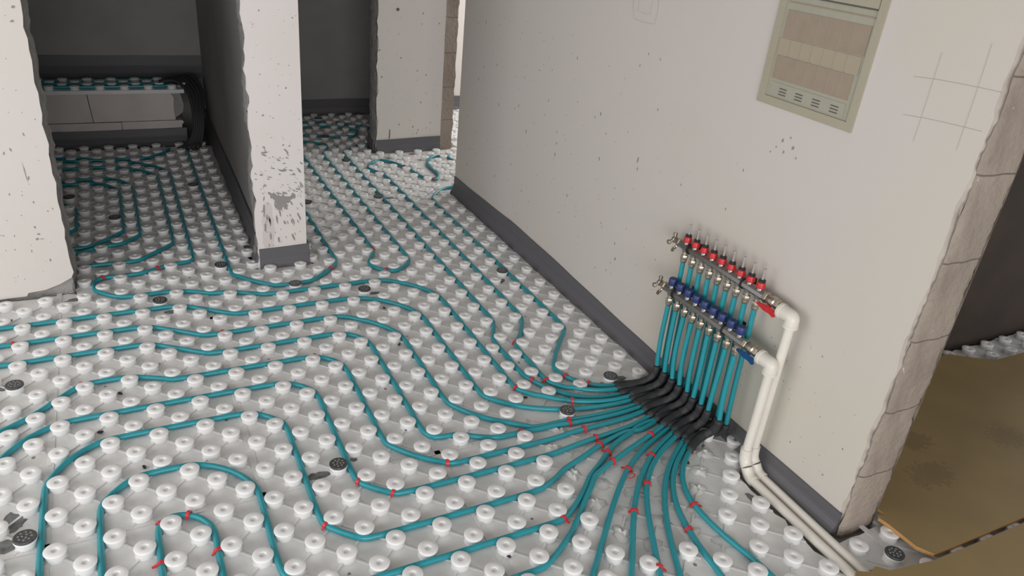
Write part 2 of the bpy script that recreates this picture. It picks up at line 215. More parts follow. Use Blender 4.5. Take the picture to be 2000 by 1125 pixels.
def add_lathe(bm, prof, n=20, origin=(0, 0, 0), axis=(0, 0, 1), close=True, phase=0):
    """prof = (radius, height along axis) in metres"""
    o = Vector(origin); ax = Vector(axis).normalized(); u, v = frame_of(ax); rings = []
    for r, h in prof:
        if r < 1e-6: rings.append([bm.verts.new(o+ax*h)])
        else: rings.append([bm.verts.new(o+ax*h+u*math.cos(a)*r+v*math.sin(a)*r) for a in [2*math.pi*j/n+phase for j in range(n)]])
    for A, B in zip(rings, rings[1:]):
        for j in range(n):
            j2 = (j+1) % n
            if len(A) == 1 and len(B) == 1: continue
            if len(A) == 1: bm.faces.new((A[0], B[j2], B[j]))
            elif len(B) == 1: bm.faces.new((A[j], A[j2], B[0]))
            else: bm.faces.new((A[j], A[j2], B[j2], B[j]))
    if close:
        if len(rings[0]) > 1: bm.faces.new(rings[0][::-1])
        if len(rings[-1]) > 1: bm.faces.new(rings[-1])
def bez(p0, p1, p2, p3, n=14):
    out = []
    for i in range(n+1):
        t = i/n; a = 1-t; out.append(p0*a**3+p1*3*a*a*t+p2*3*a*t*t+p3*t**3)
    return out
def cat_rom(pts, step=.03):
    Pn = [np.array(p, float) for p in pts]; Q = [2*Pn[0]-Pn[1]]+Pn+[2*Pn[-1]-Pn[-2]]; out = []
    for i in range(1, len(Q)-2):
        p0, p1, p2, p3 = Q[i-1:i+3]; n = max(1, int(np.linalg.norm(p2-p1)/step))
        a = .5; t0 = 0; t1 = t0+max(1e-5, np.linalg.norm(p1-p0))**a; t2 = t1+max(1e-5, np.linalg.norm(p2-p1))**a; t3 = t2+max(1e-5, np.linalg.norm(p3-p2))**a
        for k in range(n):
            t = t1+(t2-t1)*k/n
            A1 = (t1-t)/(t1-t0)*p0+(t-t0)/(t1-t0)*p1; A2 = (t2-t)/(t2-t1)*p1+(t-t1)/(t2-t1)*p2; A3 = (t3-t)/(t3-t2)*p2+(t-t2)/(t3-t2)*p3
            B1 = (t2-t)/(t2-t0)*A1+(t-t0)/(t2-t0)*A2; B2 = (t3-t)/(t3-t1)*A2+(t-t1)/(t3-t1)*A3
            out.append((t2-t)/(t2-t1)*B1+(t-t1)/(t2-t1)*B2)
    out.append(Pn[-1]); return out
def rough_grid(bm, fn, nu, nv):
    """surface from fn(u,v)->Vector, u,v in 0..1"""
    g = [[bm.verts.new(fn(i/nu, j/nv)) for j in range(nv+1)] for i in range(nu+1)]
    for i in range(nu):
        for j in range(nv): bm.faces.new((g[i][j], g[i+1][j], g[i+1][j+1], g[i][j+1]))
def jag(z, seed, amp, f=3.0):
    return amp*(math.sin(z*f*1.7+seed)+.6*math.sin(z*f*4.3+seed*2.1)+.45*math.sin(z*f*9.1+seed*3.3)+.3*math.sin(z*f*17+seed))/1.6
# ------------------------------------------------------------------ the building shell
H = 18.0; B0 = -.2
bm = bmesh.new(); add_box(bm, -22, -27, -.6, 27, 35, -.2); struct(new('floor', bm, M['slab']))
bm = bmesh.new(); add_box(bm, -22, -27, H, 27, 35, H+.6); struct(new('ceiling', bm, M['ceiling']))
def box_wall(name, x0, y0, x1, y1, m, z0=B0, z1=H):
    bm = bmesh.new(); add_box(bm, x0, y0, z0, x1, y1, z1); return struct(new(name, bm, m))
# right wall: block core, plaster coat with a broken near edge, rough block end
wr = box_wall('wall_right', 9.72, -4.70, 10.72, 17.3, M['aac_white'])
def zs(z0, z1, n): return [z0+(z1-z0)*i/n for i in range(n+1)]
edge = [(-4.66+jag(z, 1.3, .04, 1.5), z) for z in zs(.15, H, 90)]
poly = [(17.32, -.1), (17.32, H)]+edge[::-1]
bm = bmesh.new(); add_slab(bm, poly, 0, 9.64, 9.72); struct(new('plaster_coat', bm, M['plaster_right'], wr)).pop('kind', None)
bm = bmesh.new()
def f_end(u, v):
    z = -.15+v*(H+.1); lo = 9.66+jag(z, 4.0, .03); hi = 10.76+jag(z, 7.7, .045)
    y = -4.80-.022*math.sin(z*3.1+u*5)*math.sin(u*7+z*1.3)-.012*rng.rand()-.02*math.sin(math.pi*u)
    return P3(lo+(hi-lo)*u, y+(.06 if u in (0, 1) else 0), z)
rough_grid(bm, f_end, 14, 220); e_ = new('block_end', bm, M['aac'], wr, smooth=True)
bm = bmesh.new()
def f_bev(u, v):
    z = -.1+v*(H+.05); lo = 9.645; x = lo+(.10+jag(z, 2.2, .02, 2))*u
    y = -4.62+jag(z, 1.3, .04, 1.5)-.02-(.15+jag(z, 5.2, .02))*u*.75
    return P3(x-.002, y-.008*rng.rand(), z)
rough_grid(bm, f_bev, 4, 200); new('broken_edge', bm, M['edge'], wr, smooth=True)
bm = bmesh.new()
def f_lip(u, v):
    z = -.1+v*(H+.05)
    return P3(10.70+.07*u+jag(z, 7.7, .045)*u, -4.83+.10*u, z)
rough_grid(bm, f_lip, 2, 180); new('broken_edge', bm, M['edge'], wr, smooth=True)
# left wall with a ragged plaster coat, lower edge broken away
wl = box_wall('wall_left', -22, 11.62, -5.26, 12.45, M['rough'])
pl = [(-22, H), (-5.27, H)]+[(-5.24+jag(z, 2.6, .045), z) for z in zs(1.0, H-.1, 60)[::-1]]+[(-5.20, .72), (-5.28, .55), (-5.6, .38), (-6.0, .24), (-6.45, .20), (-6.5, .10), (-7.0, .09), (-7.6, .07), (-22, .07)]
bm = bmesh.new(); add_slab(bm, pl[::-1], 1, 11.52, 11.62); new('plaster_coat', bm, M['plaster'], wl)
bm = bmesh.new()
rough_grid(bm, lambda u, v: P3(-5.27+.10*u*u+jag(v*H, 3.3, .04), 11.54+u*.95, -.15+v*H), 4, 120); new('broken_edge', bm, M['rough'], wl, smooth=True)
# splattered pillar = end of the middle wall
bm = bmesh.new(); add_prism(bm, [(.24, 11.9), (1.76, 11.9), (1.76, 30.9), (.68, 30.9), (.47, 14.0)], B0, H)
wm = struct(new('wall_middle', bm, M['cement']))
pp = [(1.80, .02), (1.78, H)]+[(.17+jag(z, 5.1, .055, 2.2)+.012*(H-z)/6*0, z) for z in zs(.02, H, 90)[::-1]]
bm = bmesh.new(); add_slab(bm, pp, 1, 11.80, 11.9); new('plaster_coat', bm, M['plaster_pillar'], wm)
bm = bmesh.new()
def f_pl(u, v):
    z = -.15+v*(H+.1); x0 = .19+jag(z, 5.1, .05, 2.2); x1 = .455+jag(z, .7, .012); 
    return P3(x0+(x1-x0)*u-.10*math.sin(math.pi*u)*(.5+.5*math.sin(z*2.2+u*4))-.03*rng.rand(), 11.83+(2.35+jag(z, 8, .35))*u, z)
rough_grid(bm, f_pl, 10, 200); new('broken_edge', bm, M['rough'], wm, smooth=True)
# back walls
box_wall('wall_back', 1.7, 30.95, 12.0, 31.9, M['cement'])
box_wall('wall_left_back', -12, 29.35, .72, 30.3, M['cement'])
box_wall('wall_left_far', -12.8, 12.4, -12, 30.3, M['cement'])
box_wall('wall_far', 12.0, 31.4, 25, 32.2, M['plaster'])
box_wall('wall_partition', 11.0, 24.7, 12.0, 31.0, M['cement'])
box_wall('wall_far_side', 25, .5, 25.8, 32.2, M['plaster'], z1=H)
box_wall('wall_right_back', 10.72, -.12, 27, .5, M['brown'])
box_wall('wall_rear', -22, -27, 27, -26.2, M['plaster'], z1=4.5)
# middle column with white coat, rough left side and bare blocks on the right
wc = box_wall('wall_column', 7.98, 23.55, 12.05, 24.65, M['aac_white'])
cp = [(11.38, .1), (11.36, H)]+[(7.97+jag(z, 2.9, .05, 2.0), z) for z in zs(.1, H, 60)[::-1]]
bm = bmesh.new(); add_slab(bm, cp, 1, 23.47, 23.55); new('plaster_coat', bm, M['plaster'], wc)
bm = bmesh.new()
def f_cl(u, v):
    z = -.15+v*(H+.1); return P3(7.93+jag(z, 2.9, .04, 2)-.06*math.sin(math.pi*u)+.03*u, 23.5+1.15*u+.02*rng.rand(), z)
rough_grid(bm, f_cl, 6, 120); new('broken_edge', bm, M['rough'], wc, smooth=True)
bm = bmesh.new()
def f_cr(u, v):
    z = -.12+v*(H+.1); return P3(11.40+(12.04+jag(z, 1.1, .03)-11.40)*u, 23.50-.02*rng.rand()+.03*math.sin(z*3), z)
rough_grid(bm, f_cr, 5, 120); new('block_end', bm, M['aac'], wc, smooth=True)
for (x, z, r) in ((8.93, 6.91, .075), (8.06, 5.05, .03)):
    bm = bmesh.new(); add_lathe(bm, [(0, .003), (r*S*.7, .003), (r*S, 0), (r*S*.2, .001)], 12, P3(x, 23.462, z), (0, -1, 0), close=False)
    new('drill_hole', bm, M['dark'], wc)
bm = bmesh.new(); add_slab(bm, [(8.59, .72), (8.65, .72), (8.66, 1.18), (8.62, 1.2)], 1, 23.462, 23.47); new('crack', bm, M['dark'], wc)
# ------------------------------------------------------------------ edge insulation strips (skirting of the rooms)
def strip(name, pts, zt, out, thick=.05, skirt=.14, seed=0, zb=0):
    """pts: plan points along the wall, zt: top heights, out: outward normal; flat upper band, folded skirt below"""
    bm = bmesh.new(); n = len(pts); ox, oy = out; rows = []
    N = 40; P_ = []
    for i in range(n-1):
        for k in range(N if i < n-2 else N+1):
            t = k/N; P_.append((pts[i][0]+(pts[i+1][0]-pts[i][0])*t, pts[i][1]+(pts[i+1][1]-pts[i][1])*t, zt[i]+(zt[i+1]-zt[i])*t))
    for (x, y, z) in P_:
        q = (x+y)*3.1
        wv = .012*math.sin(q*.23+seed)+.006*math.sin(q*.7+seed); zf = (z-zb)*.50+zb+.01*math.sin(q*.31+seed); jb = .02*math.sin(q*.9+seed)+.010*math.sin(q*2.3)
        prof = [(0, z+wv), (thick, z+wv), (thick*1.05, zf+.03), (thick+.018, zf+.012), (thick+.016, zf-.01), (thick+skirt*.45, zb+(zf-zb)*.45), (thick+skirt+jb, zb+.012), (thick+skirt*.8, zb+.002), (0, zb)]
        rows.append([bm.verts.new(P3(x+ox*d, y+oy*d, zz)) for d, zz in prof])
    for A, Bv in zip(rows, rows[1:]):
        m = len(A)
        for j in range(m): bm.faces.new((A[j], A[(j+1) % m], Bv[(j+1) % m], Bv[j]))
    bm.faces.new(rows[0][::-1]); bm.faces.new(rows[-1])
    bmesh.ops.recalc_face_normals(bm, faces=bm.faces)
    return struct(new(name, bm, M['strip']))
strip('baseboard_right', [(9.635, 17.28), (9.635, 11.66), (9.635, 7.66), (9.635, 5), (9.635, 2.2), (9.635, -2.05), (9.635, -4.72)], [.76, .86, .76, .64, .52, .52, .52], (-1, 0), skirt=.19)
strip('baseboard_pillar', [(.22, 11.79), (1.86, 11.79)], [.73, .77], (0, -1), skirt=.06, seed=2)
strip('baseboard_pillar_side', [(1.83, 11.78), (1.80, 13.5)], [.77, .8], (1, 0), skirt=.02, seed=4)
strip('baseboard_left_room', [(.20, 11.88), (.44, 14.1), (.655, 29.3)], [.70, .85, .95], (-1, 0), skirt=.16, seed=1)
strip('baseboard_column', [(7.94, 23.46), (11.36, 23.46)], [.66, .74], (0, -1), skirt=.10, seed=3)
strip('baseboard_column_side', [(7.88, 24.6), (7.86, 23.6)], [.8, .55], (-1, 0), skirt=.02, seed=3)
strip('baseboard_back', [(1.85, 30.93), (10.95, 30.93)], [.88, .90], (0, -1), skirt=.12, seed=5)
strip('baseboard_left_back', [(-12, 29.34), (.66, 29.34)], [3.62, 3.60], (0, -1), skirt=.42, seed=6, zb=2.6)
strip('baseboard_step', [(-9.8, 26.60), (-.55, 26.60)], [.70, .76], (0, -1), skirt=.42, seed=7)
strip('baseboard_far', [(12.1, 31.38), (24.9, 31.38)], [.85, .85], (0, -1), skirt=.1, seed=8)
# ------------------------------------------------------------------ studded foam floor
KEEP = {(6, 1), (5, -4), (6, -4), (6.5, -4.5), (7, -5), (9, -2), (8.5, -2.5), (8, -3), (7.5, -3.5), (8.5, -3.5), (8, -4), (7.5, -4.5), (8.5, -4.5), (8, -5), (8.5, -5.5)}
def in_fan(x, y): return 4.75 < x < 8.72 and -5.3 < y < 1.78 and not (y > 1.25 and x < 5.7) and not (x < 5.3 and y < -3.2) and not (y < -4.2 and x < 7.2 and x > 5.2 and False)
def wall_free(x, y, m):
    """distance test against walls, step and pipe channel; m = margin"""
    if x > 9.6-m and x < 10.78+m and -4.95-m < y < 17.4+m: return False
    if y > 11.52-m and y < 12.45+m and x < -5.2+m: return False
    if .10-m+(y > 14)*.3 < x < 1.86+m and y > 11.74-m: return False
    if 7.85-m < x < 12.42+m and 23.4-m < y < 24.7+m: return False
    if 10.95-m < x < 12.1+m and y > 24.6: return False
    if y > 26.12-m and x < .6: return False
    if y > 30.8-m and x < 12: return False
    if y > 31.3-m: return False
    if x < -11.9+m and y > 12: return False
    if 8.72-m*.3+.05*math.sin(y*7) < x < (9.6 if y > -4.9 else 9.32) and y < -2.25+m*.3: return False
    if 10.7 < x and -.14-m < y < .6+m: return False
    if 10.72 < x < 24.9 and y > .5 and y < 16: return False
    return True
PTS = np.array([(v[i]/150., v[i+1]/150.) for v in PIPES.values() for i in range(0, len(v)-1, 2)])
SEG = []
for v in PIPES.values():
    q = [(v[i]/150., v[i+1]/150.) for i in range(0, len(v)-1, 2)]
    SEG += list(zip(q, q[1:]))
SA = np.array([s[0] for s in SEG]); SB = np.array([s[1] for s in SEG]); SD = SB-SA; SL = (SD**2).sum(1)+1e-9
def pipe_dist(x, y):
    t = np.clip(((np.array((x, y))-SA)*SD).sum(1)/SL, 0, 1); q = SA+SD*t[:, None]-np.array((x, y)); return float(np.sqrt((q**2).sum(1)).min())
C_ = np.array(CAM['loc'])/S; CR, CU, CF = map(np.array, (CAM['r'], CAM['u'], CAM['f'])); FPX = CAM['lens']*2000/36
def seen(x, y, z, m):
    d = np.array((x, y, z))-C_; zz = d@CF
    if zz < 1: return False
    px = 1000+FPX*(d@CR)/zz; py = 562.5-FPX*(d@CU)/zz
    return -m < px < 2000+m and -m < py < 1125+m
# shared stud mesh: waisted post with a wider rim and a dimple
bm = bmesh.new()
SH = .18
add_lathe(bm, [(r*S, z*S) for r, z in ((.205, 0), (.188, .010), (.183, .03), (.184, .10), (.192, .125), (.200, .145), (.203, .160), (.201, .172), (.192, .18), (.074, .179), (.060, .175), (.055, .145), (.0, .140))], 28, close=False)
stud_me = bpy.data.meshes.new('stud'); bm.normal_update(); bm.to_mesh(stud_me); bm.free(); stud_me.materials.append(M['stud'])
stud_me.polygons.foreach_set('use_smooth', [True]*len(stud_me.polygons))
XS = [-13.75, -9.75, -5.75, -1.75, 2.25, 6.25, 10.25, 14.25, 18.25, 22.25, 26.25]; YS = [-7.25, .75, 8.75, 16.75, 24.75, 32.75]
COLN = {-13.75: 'outermost left', -9.75: 'left edge column', -5.75: 'column left of pillar', -1.75: 'column below the pillar', 2.25: 'column right of pillar', 6.25: 'column along white wall', 10.25: 'column past the wall', 14.25: 'second column past the wall', 18.25: 'third column past the wall'}
ROWN = ['nearest row', 'second row', 'third row by the pillar foot', 'fourth row behind the pillar front', 'last row by the back walls']
def cell_ok(x, y):
    return wall_free(x, y, .02)
npan = 0
def make_panel(x0, y0, x1, y1, ok, studok, z0, label, margin=260, thick=.2, dy_=0):
    global npan
    h = .25; nx = int(round((x1-x0)/h)); ny = int(round((y1-y0)/h))
    cx, cy = (x0+x1)/2, (y0+y1)/2
    inc = {(i, j) for i in range(nx) for j in range(ny) if ok(x0+(i+.5)*h, y0+(j+.5)*h)}
    if len(inc) < 12: return None
    st = []
    a0, a1 = int(math.ceil(x0*2)), int(math.floor(x1*2)); b0, b1 = int(math.ceil(y0*2)), int(math.floor(y1*2))
    for a in range(a0, a1+1):
        for b in range(b0, b1+1):
            if (a+b) % 2: continue
            x, y = a/2, b/2
            if not seen(x, y, z0+.1, margin) or not ok(x, y): continue
            if 9.2 < x < 9.7 and y > 1.9: continue
            st.append((x, y))
    if not any(seen(x0+(i+.5)*h, y0+(j+.5)*h, z0, 120) for i, j in inc): return None
    bm = bmesh.new(); vd = {}
    def V(i, j, z):
        k = (i, j, z)
        if k not in vd:
            x, y = x0+i*h, y0+j*h
            jx = jy = 0
            if z == 0 and any((ii, jj) not in inc for ii in (i-1, i) for jj in (j-1, j)) and 0 < i < nx and 0 < j < ny:
                jx, jy = random.uniform(-.06, .06), random.uniform(-.06, .06)
            vd[k] = bm.verts.new(P3(x-cx+jx, y-cy+jy, z0*0-(thick if z else 0)))
        return vd[k]
    for (i, j) in inc:
        bm.faces.new((V(i, j, 0), V(i+1, j, 0), V(i+1, j+1, 0), V(i, j+1, 0)))
        bm.faces.new((V(i, j, 1), V(i, j+1, 1), V(i+1, j+1, 1), V(i+1, j, 1)))
        for di, dj, A, Bv in ((-1, 0, (i, j+1), (i, j)), (1, 0, (i+1, j), (i+1, j+1)), (0, -1, (i, j), (i+1, j)), (0, 1, (i+1, j+1), (i, j+1))):
            if (i+di, j+dj) not in inc: bm.faces.new((V(*A, 0), V(*A, 1), V(*Bv, 1), V(*Bv, 0)))
    # overlap lips of the film along two sides
    if ok is cell_ok:
        for xx in np.arange(x0, x1, .5):
            if ok(xx+.25, y0+.05): add_box(bm, xx-cx, y0-cy-.0, 0.0, xx+.5-cx, y0-cy+.13, .018)
        for yy in np.arange(y0, y1, .5):
            if ok(x0+.05, yy+.25): add_box(bm, x0-cx, yy-cy, 0.0, x0-cx+.14, yy+.5-cy, .018)
    # low ribs between neighbouring studs, and torn remains where studs were cut away
    present = []
    for (x, y) in st:
        d = pipe_dist(x, y) if z0 < 1 else 1
        cut = z0 < 1 and in_fan(x, y) and (x, y) not in KEEP
        if cut or not studok(x, y):
            if cut:
                n = 11; c0 = bm.verts.new(P3(x-cx+.03, y-cy, .03 if d > .12 else .012)); r1 = []; r2 = []
                for k in range(n):
                    a = 2*math.pi*k/n; ra = random.uniform(.07, .13); rb = random.uniform(.15, .30); hh = random.uniform(.02, .10) if d > .2 else random.uniform(.004, .022)
                    r1.append(bm.verts.new(P3(x-cx+ra*math.cos(a), y-cy+ra*math.sin(a), hh))); r2.append(bm.verts.new(P3(x-cx+rb*math.cos(a), y-cy+rb*math.sin(a), .001)))
                for k in range(n):
                    k2 = (k+1) % n; bm.faces.new((c0, r1[k], r1[k2])); bm.faces.new((r1[k], r2[k], r2[k2], r1[k2]))
                for dx, dy in ((.5, -.5), (-.5, -.5)):
                    if random.random() < .8:
                        L = math.hypot(dx, dy); ux, uy = dx/L, dy/L; px_, py_ = -uy*.018, ux*.018; s0, s1 = random.uniform(.12, .2), random.uniform(.4, .56)
                        pts = [(x+ux*s0+px_, y+uy*s0+py_), (x+ux*s1+px_, y+uy*s1+py_), (x+ux*s1-px_, y+uy*s1-py_), (x+ux*s0-px_, y+uy*s0-py_)]
                        add_prism(bm, [(q[0]-cx, q[1]-cy) for q in pts][::-1], 0, random.uniform(.012, .03))
            continue
        if d < .155: continue
        present.append((x, y))
        for dx, dy in ((.5, -.5), (-.5, -.5)):
            L = math.hypot(dx, dy); ux, uy = dx/L, dy/L; wv = .016
            for s0, s1 in ((.15, L-.15),):
                mx, my = x+dx/2, y+dy/2
                if not ok(x+dx, y+dy) or not (x0 < x+dx < x1 and y0 < y+dy < y1): s1 = .3
                px_, py_ = -uy*wv, ux*wv
                pts = [(x+ux*s0+px_*1.5, y+uy*s0+py_*1.5), (x+ux*s1+px_, y+uy*s1+py_), (x+ux*s1-px_, y+uy*s1-py_), (x+ux*s0-px_*1.5, y+uy*s0-py_*1.5)]
                add_prism(bm, [(q[0]-cx, q[1]-cy) for q in pts][::-1], -.002, .026)
    o = new('foam_panel', bm, M['film'], loc=P3(cx, cy, z0))
    tag(o, label, 'insulation panel', 'studded foam panels of the floor heating')
    smooth_angle(o, 50)
    for (x, y) in present:
        if x > 9.3 and y < -4.9: x += .12; y += .19          # this offcut was laid a little out of line
        s_ = bpy.data.objects.new('stud', stud_me); col.objects.link(s_); s_.parent = o; s_.location = P3(x-cx, y-cy+dy_, 0)
        s_.rotation_euler = (0, 0, random.uniform(0, 6))
    npan += 1
    return o
for i, x0 in enumerate(XS[:-1]):
    for j, y0 in enumerate(YS[:-1]):
        make_panel(x0, y0, XS[i+1], YS[j+1], cell_ok, lambda x, y: wall_free(x, y, .10), 0,
                   'white studded foam panel, %s, %s' % (COLN.get(x0, 'far right'), ROWN[j]))
# ------------------------------------------------------------------ raised block step in the left room
def step_ok(x, y): return -9.75 < x < -.42 and 26.55 < y < 29.2
blk = empty('block_step', P3(-5, 27.9, B0)); tag(blk, 'low bench of pale aerated blocks across the back of the left room', 'block bench')
def blockpart(pts, z0, z1, y0, y1, name='block', m='aac_white'):
    bm = bmesh.new(); a = []
    add_slab(bm, pts, 1, y0, y1); o = new(name, bm, M[m]); bmesh_loc = P3(-5, 27.9, B0)
    for v in o.data.vertices: v.co -= bmesh_loc
    o.parent = blk; return o
blockpart([(-9.7, -.2), (-3.33, -.2), (-3.33, 1.07), (-9.7, 1.09)], 0, 0, 26.66, 29.2)
blockpart([(-3.30, -.2), (-.80, -.2), (-.72, .9), (-.62, 1.0), (-.70, 1.10), (-3.31, 1.09)], 0, 0, 26.66, 29.2)
blockpart([(-9.7, 1.12), (-4.48, 1.11), (-4.58, 2.42), (-9.7, 2.42)], 0, 0, 26.66, 29.2)
blockpart([(-4.45, 1.11), (-.98, 1.13), (-1.02, 1.7), (-.96, 2.2), (-1.1, 2.42), (-4.55, 2.42)], 0, 0, 26.66, 29.2)
blockpart([(-.96, 1.2), (-.62, 1.45), (-.55, 1.85), (-.66, 2.35), (-.8, 2.42), (-1.2, 2.42), (-1.2, 1.2)], 0, 0, 26.8, 29.2, 'mortar_fill', 'rough')
STZ = 2.60
make_panel(-9.75, 26.5, -5.75, 29.25, step_ok, lambda x, y: 26.6 < y < 28.9, STZ, 'white studded foam strip on the block bench, left half', thick=.17, dy_=-.28)
make_panel(-5.75, 26.5, -.25, 29.25, step_ok, lambda x, y: 26.6 < y < 28.9, STZ, 'white studded foam strip on the block bench, right half ending by the black tubes', thick=.17, dy_=-.28)
# ------------------------------------------------------------------ heating pipes
PR = .066*S
PLAB = {
 'a': 'teal heating pipe running closest along the white wall, topmost into the black sleeves',
 'b': 'teal heating pipe second from the white wall, looping in front of the column',
 'g': 'teal heating pipe third from the white wall, hooking left at the column',
 'd': 'teal heating pipe making a narrow U-bend right of the pillar',
 'e': 'teal heating pipe passing around the foot of the splattered pillar',
 'z': 'teal heating pipe from the left room, topmost long bend across the middle',
 'h': 'teal heating pipe second from the top of the long bends on the left',
 't': 'teal heating pipe third of the long bends, leaving the picture at the left',
 'i': 'teal heating pipe fourth of the long bends, leaving the picture at the left',
 'k': 'teal heating pipe fifth of the long bends, dipping steeply at the left edge',
 'l': 'teal heating pipe sixth of the long bends, by the round cap in the middle foreground',
 'm': 'teal heating pipe arching down to the lower left corner outside two others',
 'n': 'teal heating pipe forming the middle arch at the lower left, then crossing the foreground',
 'q': 'short teal heating pipe arch with four red clips at the lower left',
 'o': 'lowest teal heating pipe sweeping from the sleeves to the bottom edge leftwards',
 'p': 'teal pipe leaving the sleeves downwards, leftmost of the steep fan',
 'r': 'teal pipe running straight down to the bottom edge, second of the steep fan',
 's': 'teal pipe third of the steep fan, a red clip at the bottom edge',
 'u': 'teal pipe fourth of the steep fan from the left',
 'v': 'teal pipe fifth of the steep fan, with an upturned red clip',
 'w': 'rightmost teal pipe of the fan, nearest the white supply pipes',
 'L2': 'teal pipe loop in the left room, second from outside',
 'L3': 'teal pipe loop in the left room, third from outside',
 'L4': 'teal pipe loop in the left room, fourth from outside',
 'L5': 'innermost teal pipe loop in the left room beside the left wall',
 'L1': 'teal pipe along the foot of the block bench in the left room',
 'C1': 'short teal pipe nearest the back wall of the corridor',
 'C2': 'teal pipe hairpin at the back of the corridor',
 'C3': 'teal pipe curving behind the column at the back of the corridor'}
pipe_obj = {}; ends = []; FAN = 'abgzhtiklmnoprsuvw'
VF = [1.30, .96, .62, .31, -.02, -.28, -.59, -.87, -1.30]            # foot of the front risers
OUTB = [1.42-.327*i for i in range(9)]; OUTR = [1.50-.335*i for i in range(9)]
XB, XR = 9.03, 9.30; ZB, ZR = 3.06, 4.26
for k, v in PIPES.items():
    q = [Vector((v[i]/1000., v[i+1]/1000., PR+.0012)) for i in range(0, len(v)-1, 2)]
    q = [Vector(a) for a in cat_rom(q, .02)]
    # where runs cross or touch in the fan, every second one rides a little higher
    if k in 'bzosr':
        for a in q:
            if a.x > .62 and a.y < .3: a.z += .006*min(1, (a.x-.62)/.2)
    bm = bmesh.new(); add_tube(bm, q, PR, 12)
    riser = None
    if k in FAN:
        i = FAN.index(k); m = i//2; front = (i % 2 == 1)
        yo = OUTB[m] if front else OUTR[m]; xo = XB if front else XR; zo = (ZB-.36 if front else ZR-.40)
        yf = VF[m] if front else min(OUTR[m]-.14, VF[m]+.16); xf = 8.98 if front else 9.24; zf = .80 if front else .62
        ends.append((q[-1].copy(), (q[-1]-q[-3]).normalized(), P3(xf, yf, zf), front, i))
        kk = random.uniform(-.07, .07) if m not in (2, 3) else (.10 if front else -.16)
        a, b = P3(xo, yo, zo), P3(xf, yf, zf)
        mid = (a+b)/2+Vector((-.004, kk*S, 0)); pts = bez(a, a+Vector((0, 0, -.10)), mid+(b-a)*.1, b, 18)
        add_tube(bm, pts, PR, 12)
    o = new('heating_pipe', bm, M['pipe'], smooth=True); smooth_angle(o, 60)
    tag(o, PLAB[k], 'pipe', 'teal floor heating pipes'); pipe_obj[k] = o
# pipes on the bench
for i, (pts, lab) in enumerate((([(-9.6, 26.97), (-1.3, 26.97), (-.9, 27.1), (-.75, 27.35)], 'teal pipe on the block bench, front run'), ([(-9.6, 27.47), (-1.4, 27.47), (-.95, 27.5), (-.7, 27.6)], 'teal pipe on the block bench, middle run'), ([(-9.6, 28.22), (-1.4, 28.22), (-.8, 28.1), (-.5, 27.9)], 'teal pipe on the block bench, rear run'))):
    q = cat_rom([(x*S, y*S, STZ*S+PR+.001) for x, y in pts], .04); bm = bmesh.new(); add_tube(bm, q, PR, 10)
    tag(new('heating_pipe', bm, M['pipe'], smooth=True), lab, 'pipe', 'teal floor heating pipes')
# ------------------------------------------------------------------ black insulating sleeves
ORD = ['topmost', 'second', 'third', 'fourth', 'fifth', 'sixth', 'seventh', 'eighth', 'ninth', 'tenth', 'eleventh', 'twelfth', 'thirteenth', 'fourteenth', 'fifteenth', 'sixteenth', 'seventeenth', 'lowest']
for (F, t, V_, front, i) in ends:
    lift = .010 if i % 2 else 0
    st = F-t*(.060+.012*(i%3))+Vector((0, 0, .004)); V2 = V_+Vector((0, 0, -.004))
    pts = bez(st, F+t*(.05 if front else .085)+Vector((0, 0, .004+lift)), V2+Vector((.004, 0, -.075)), V2, 22)
    for j, a in enumerate(pts): a.z = max(a.z, .0160)
    rr = [(.0160 if j not in (0, 22) else .0145)*(1+.05*math.sin(j*1.3+i)) for j in range(23)]
    bm = bmesh.new(); add_tube(bm, pts, rr, 14)
    tag(new('pipe_sleeve', bm, M['sleeve'], smooth=True), 'black foam sleeve bending a teal pipe up the wall, %s of the row' % ORD[i], 'pipe sleeve', 'black sleeves under the manifold')
for i in range(5):
    x = -.75+.20*i; pts = cat_rom([(x-.75+.05*i, 27.35+.26*i, 2.78), (x-.05, 27.2+.2*i, 2.84), (x+.42-.04*i, 26.75+.08*i, 2.45), (x+.55-.1*i, 26.1, 1.5), (x+.42-.1*i, 25.75, .7), (x+.02-.05*i, 25.5, .18), (x-.35, 25.25, .13)], .2)
    bm = bmesh.new(); add_tube(bm, [Vector(a)*S for a in pts], .0135, 12)
    tag(new('pipe_sleeve', bm, M['sleeve'], smooth=True), 'black sleeved tube curving off the block bench, %s from the bench' % ('nearest', 'second', 'third', 'fourth', 'farthest')[i], 'pipe sleeve', 'black tubes beside the block bench')
